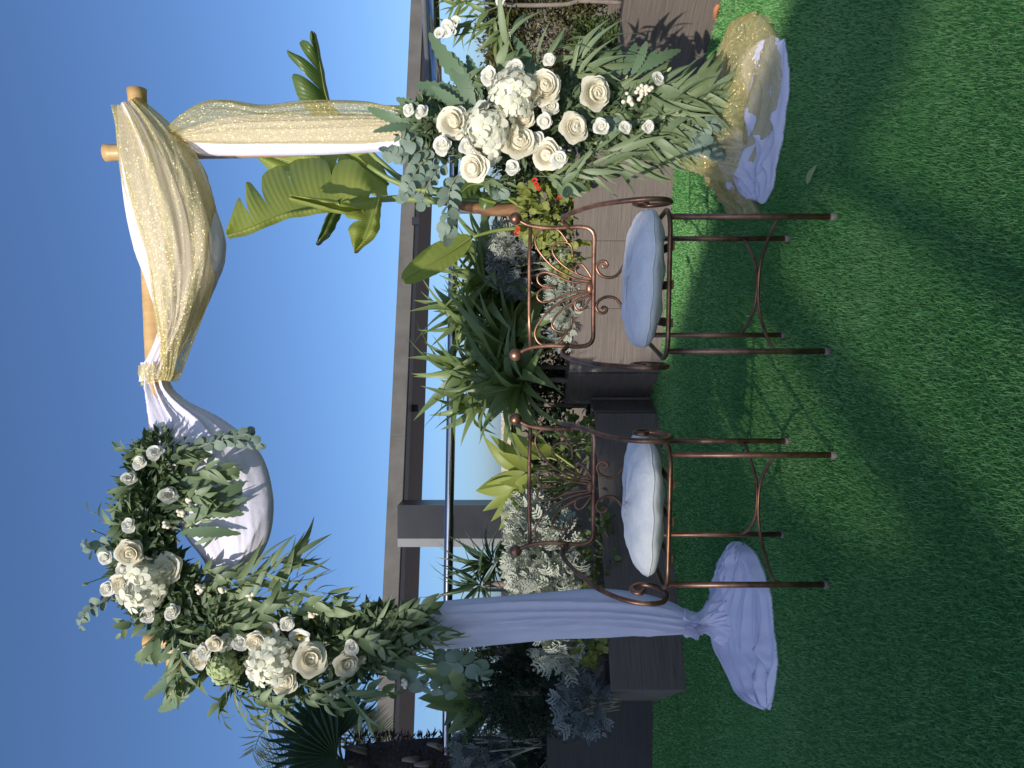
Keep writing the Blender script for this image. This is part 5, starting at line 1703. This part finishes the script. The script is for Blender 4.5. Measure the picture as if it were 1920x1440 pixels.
# big torn leaf pointing up left
torn_leaf(t, [(690, 377, D1), (640, 384, D1 - .04), (583, 391, D1 - .1), (531, 401, D1 - .15), (479, 423, D1 - .2), (430, 443, D1 - .22)],
          [([(708, 352, D1 + .05), (668, 304, D1 + .15), (600, 293, D1 + .2), (545, 298, D1 + .2), (500, 318, D1 + .12), (466, 342, D1 + .02), (446, 366, D1 - .08), (427, 436, D1 - .2)], [(0.24, .02, .6), (0.46, .015, .55), (0.66, .035, .3), (0.80, .05, .22)]),
           ([(690, 386, D1 - .03), (640, 396, D1 - .1), (583, 404, D1 - .16), (531, 414, D1 - .2), (479, 436, D1 - .24), (432, 449, D1 - .23)], [])], M_['strel'], 1)
# broad leaf behind, half hidden by the curtain
torn_leaf(t, [(728, 346, D1 + .25), (690, 318, D1 + .34), (650, 290, D1 + .4), (600, 262, D1 + .45), (550, 235, D1 + .5)],
          [([(728, 372, D1 + .25), (690, 362, D1 + .34), (640, 340, D1 + .4), (590, 300, D1 + .45), (550, 240, D1 + .5)], [(0.3, .03, .4), (0.55, .04, .35)]),
           ([(728, 330, D1 + .3), (700, 285, D1 + .4), (650, 250, D1 + .45), (600, 235, D1 + .5), (550, 230, D1 + .5)], [(0.5, .04, .3)])], M_['strel'], 2)
torn_leaf(t, [(640, 330, D1 + .25), (590, 318, D1 + .28), (530, 302, D1 + .3), (480, 285, D1 + .3)],
          [([(640, 345, D1 + .25), (590, 345, D1 + .28), (520, 328, D1 + .3), (484, 300, D1 + .3)], [(0.5, .03, .3)]), ([(640, 310, D1 + .25), (590, 285, D1 + .28), (530, 270, D1 + .3), (482, 280, D1 + .3)], [])], M_['strel'], 3)
# blade hanging to the lower left
torn_leaf(t, [(712, 372, D1 - .05), (700, 400, D1 - .13), (688, 435, D1 - .2), (667, 476, D1 - .22)],
          [([(640, 378, D1 - .05), (645, 400, D1 - .12), (655, 435, D1 - .18), (667, 476, D1 - .22)], [(0.5, .06, .4)]), ([(716, 374, D1 - .05), (714, 405, D1 - .16), (708, 440, D1 - .24), (669, 475, D1 - .22)], [])], M_['strel'], 4)
torn_leaf(t, [(640, 378, D1 - .02), (622, 405, D1 - .06), (610, 432, D1 - .08), (596, 461, D1 - .08)],
          [([(628, 380, D1 - .02), (612, 408, D1 - .05), (603, 434, D1 - .07), (596, 461, D1 - .08)], []), ([(650, 382, D1 - .02), (634, 412, D1 - .06), (619, 440, D1 - .08), (597, 461, D1 - .08)], [])], M_['strel_shaded'], 5, 20, 4)
# folded young leaf in front
torn_leaf(t, [(684, 396, D1 - .2), (650, 398, D1 - .25), (600, 384, D1 - .26), (546, 370, D1 - .24)],
          [([(680, 398, D1 - .2), (650, 378, D1 - .22), (600, 370, D1 - .22), (547, 367, D1 - .24)], [(0.4, .05, .3)]), ([(684, 399, D1 - .22), (650, 403, D1 - .32), (600, 392, D1 - .33), (546, 379, D1 - .26)], [])], M_['strel'], 6, 24, 5)
# leaf pointing up right past the curtain
torn_leaf(t, [(640, 222, D1 + .12), (616, 192, D1 + .1), (603, 132, D1 + .08), (591, 66, D1 + .05)],
          [([(590, 222, D1 + .1), (560, 185, D1 + .02), (541, 122, D1), (545, 88, D1 + .02), (575, 70, D1 + .04), (588, 64, D1 + .05)], [(0.42, .06, .2), (0.62, .07, .2), (0.8, .05, .3)]), ([(646, 220, D1 + .14), (620, 190, D1 + .14), (607, 130, D1 + .1), (594, 66, D1 + .05)], [])], M_['strel_shaded'], 7)
# low leaves by the stalks
big_leaf(t, [P(930, 380, DS - .1), P(905, 372, DS - .14), P(880, 352, DS - .15), P(850, 330, DS - .12)], 0.09, 0.09, Vector((0.3, -0.5, 0.8)), M_['strel_shaded'], (), lift=0.2, seed=8, n=20)

t = plant("strelitzia", "single arching strelitzia leaf crossing the handrail above the right chair", "plant", (P(1000, 425, 5.1).x, 5.1, 0.5), "strelitzias in the planters")
wtube("stalk", [P(1030, 405, 5.1), P(985, 425, 5.08), P(930, 432, 5.05), P(880, 446, 5.0)], [0.016, 0.015, 0.014, 0.013, 0.012, 0.011, 0.010, 0.009], M_['strel_stem'], t, 8, 8)
big_leaf(t, [P(884, 444, 5.0), P(850, 468, 4.95), P(810, 492, 4.9), P(757, 526, 4.86)], 0.085, 0.095, Vector((0.7, -0.35, 0.6)), M_['strel'], (), lift=0.3, seed=9, n=26)
wtube("stalk", [P(1020, 400, 5.0), P(985, 392, 4.98), P(950, 370, 4.95), P(925, 352, 4.9)], 0.010, M_['strel_stem'], t, 8, 8)
big_leaf(t, [P(930, 355, 4.9), P(905, 345, 4.88), P(880, 348, 4.86), P(862, 365, 4.84)], 0.07, 0.07, Vector((0.3, -0.5, 0.8)), M_['strel_shaded'], (), lift=0.25, seed=10, n=20)

# ------------------------------------------------------------------ palm at the far left
DP = 6.2
pb = P(650, 1425, DP)
t = plant("fan_palm", "fan palm with shaggy dark trunk at the far left edge", "palm tree", (pb.x, pb.y, 0.0))
tr_pts = [(pb.x - 0.02, pb.y, 0.2), (pb.x, pb.y, 0.9), (pb.x, pb.y, 1.6), (pb.x + 0.01, pb.y, pb.z)]
wtube("trunk", tr_pts, [0.17, 0.17, 0.175, 0.18, 0.18, 0.18, 0.17, 0.15, 0.12, 0.1], M_['palm_bark'], t, 14, 10)
n = 1500
a = rng.uniform(0, 2 * np.pi, n); z = rng.uniform(0.6, pb.z + 0.02, n)
pts = np.column_stack((pb.x + 0.17 * np.cos(a), pb.y + 0.17 * np.sin(a), z))
leaf_cloud("bark_fibres", pts, np.column_stack((np.cos(a), np.sin(a), np.full(n, -0.3))), 0.07, 0.12, M_['palm_bark'], t, 0.5)
for i in range(16):                                           # old leaf bases
    an, zz = random.uniform(3.4, 6.0), random.uniform(1.3, pb.z)
    b = Vector((pb.x + 0.17 * math.cos(an), pb.y + 0.17 * math.sin(an), zz))
    wtube("leaf_base", [b, b + Vector((math.cos(an) * .05, math.sin(an) * .05, .07)), b + Vector((math.cos(an) * .07, math.sin(an) * .07, .13))], [0.03, 0.022, 0.012], M_['bark'], t, 6)


def fan_leaf(t, hub, axis, R, n=26, spread=150, face=(0, -1, 0.2), mat='palm'):
    hub, axis = Vector(hub), Vector(axis).normalized()
    f = Vector(face); f = (f - axis * f.dot(axis)).normalized()
    sd = axis.cross(f)
    V, F = [], []
    first = None
    V.append(hub)
    for i in range(n):
        a0 = math.radians(-spread + 2 * spread * i / n)
        a1 = math.radians(-spread + 2 * spread * (i + 1) / n)
        am = (a0 + a1) / 2
        rl = R * random.uniform(0.88, 1.08)
        k = len(V)
        def q(a, r, h): return hub + (axis * math.cos(a) + sd * math.sin(a)) * r + f * h
        V += [q(a0, rl * .6, 0.0), q(am, rl * .6, 0.03 * R / .5), q(a1, rl * .6, 0), q(am, rl, -0.05 * random.uniform(0, 2)), q(am - .02, rl * .82, .01), q(am + .02, rl * .82, .01)]
        F += [(0, k, k + 1), (0, k + 1, k + 2), (k, k + 4, k + 1), (k + 1, k + 5, k + 2), (k + 4, k + 3, k + 1), (k + 1, k + 3, k + 5)]
    return add("fan_leaf", mk("fan_leaf", V, F, M_[mat], False), t)


top = Vector((pb.x, pb.y - 0.05, pb.z + 0.02))
for hub, ax, R, spd, fc in ((P(625, 1392, DP - .3), Vector((0.45, -0.1, 0.9)), 0.56, 115, (0.1, -1, 0.25)), (P(632, 1420, DP - .45), Vector((-0.3, -0.3, 0.8)), 0.5, 115, (-.2, -1, 0.4)), (P(640, 1370, DP), Vector((0.9, 0.1, 0.35)), 0.42, 85, (0.2, -.8, 0.6)), (P(650, 1450, DP - .1), Vector((-0.8, 0, 0.5)), 0.5, 100, (0, -1, .3)), (P(620, 1430, DP + .25), Vector((-.1, 0.3, 0.9)), 0.5, 110, (0, -1, .3))):
    lf = fan_leaf(t, hub, ax, R, 26, spd, fc)
    wtube("leaf_stalk", [top, top.lerp(hub, 0.5) + Vector((0, 0, 0.02)), hub], 0.011, M_['stem'], t, 6, 6)

# feathery frond palm behind it
t = plant("feather_palm", "pale feathery palm fronds arching behind the fan palm", "palm tree", P(820, 1420, 7.0))
wtube("trunk", [P(1000, 1440, 7.05), P(820, 1435, 7.0), P(700, 1430, 7.0)], 0.1, M_['palm_bark'], t, 10, 8)
PINNA = leaf_mesh("leaflet", lance(0.035, 0.3), M_['palm_pale'], 4, 0.35, 0.4)
for rib in ([(705, 1430), (640, 1385), (570, 1345), (530, 1340), (490, 1375), (478, 1405)], [(705, 1430), (660, 1380), (640, 1345), (620, 1340)], [(705, 1435), (620, 1420), (540, 1405), (500, 1425)], [(705, 1425), (690, 1380), (680, 1350)], [(700, 1432), (560, 1425), (490, 1440)]):
    C = spline([P(x, y, 7.0) for x, y in rib], 24)
    fr = wtube("frond", C, [0.012 * (1 - .75 * i / 23) for i in range(24)], M_['palm_pale'], t, 5)
    for i in range(5, 24):
        tg = (Vector(C[min(i + 1, 23)]) - Vector(C[i - 1])).normalized()
        for s in (-1, 1):
            sd = tg.cross(Vector((0, -1, 0))).normalized() * s
            add("leaflet", PINNA, fr, orient(C[i], tg * 0.8 + sd + Vector((0, 0, -0.35)), Vector((0, -1, .4)), 0.34 * (1 - 0.4 * i / 23) * random.uniform(.8, 1.1)))
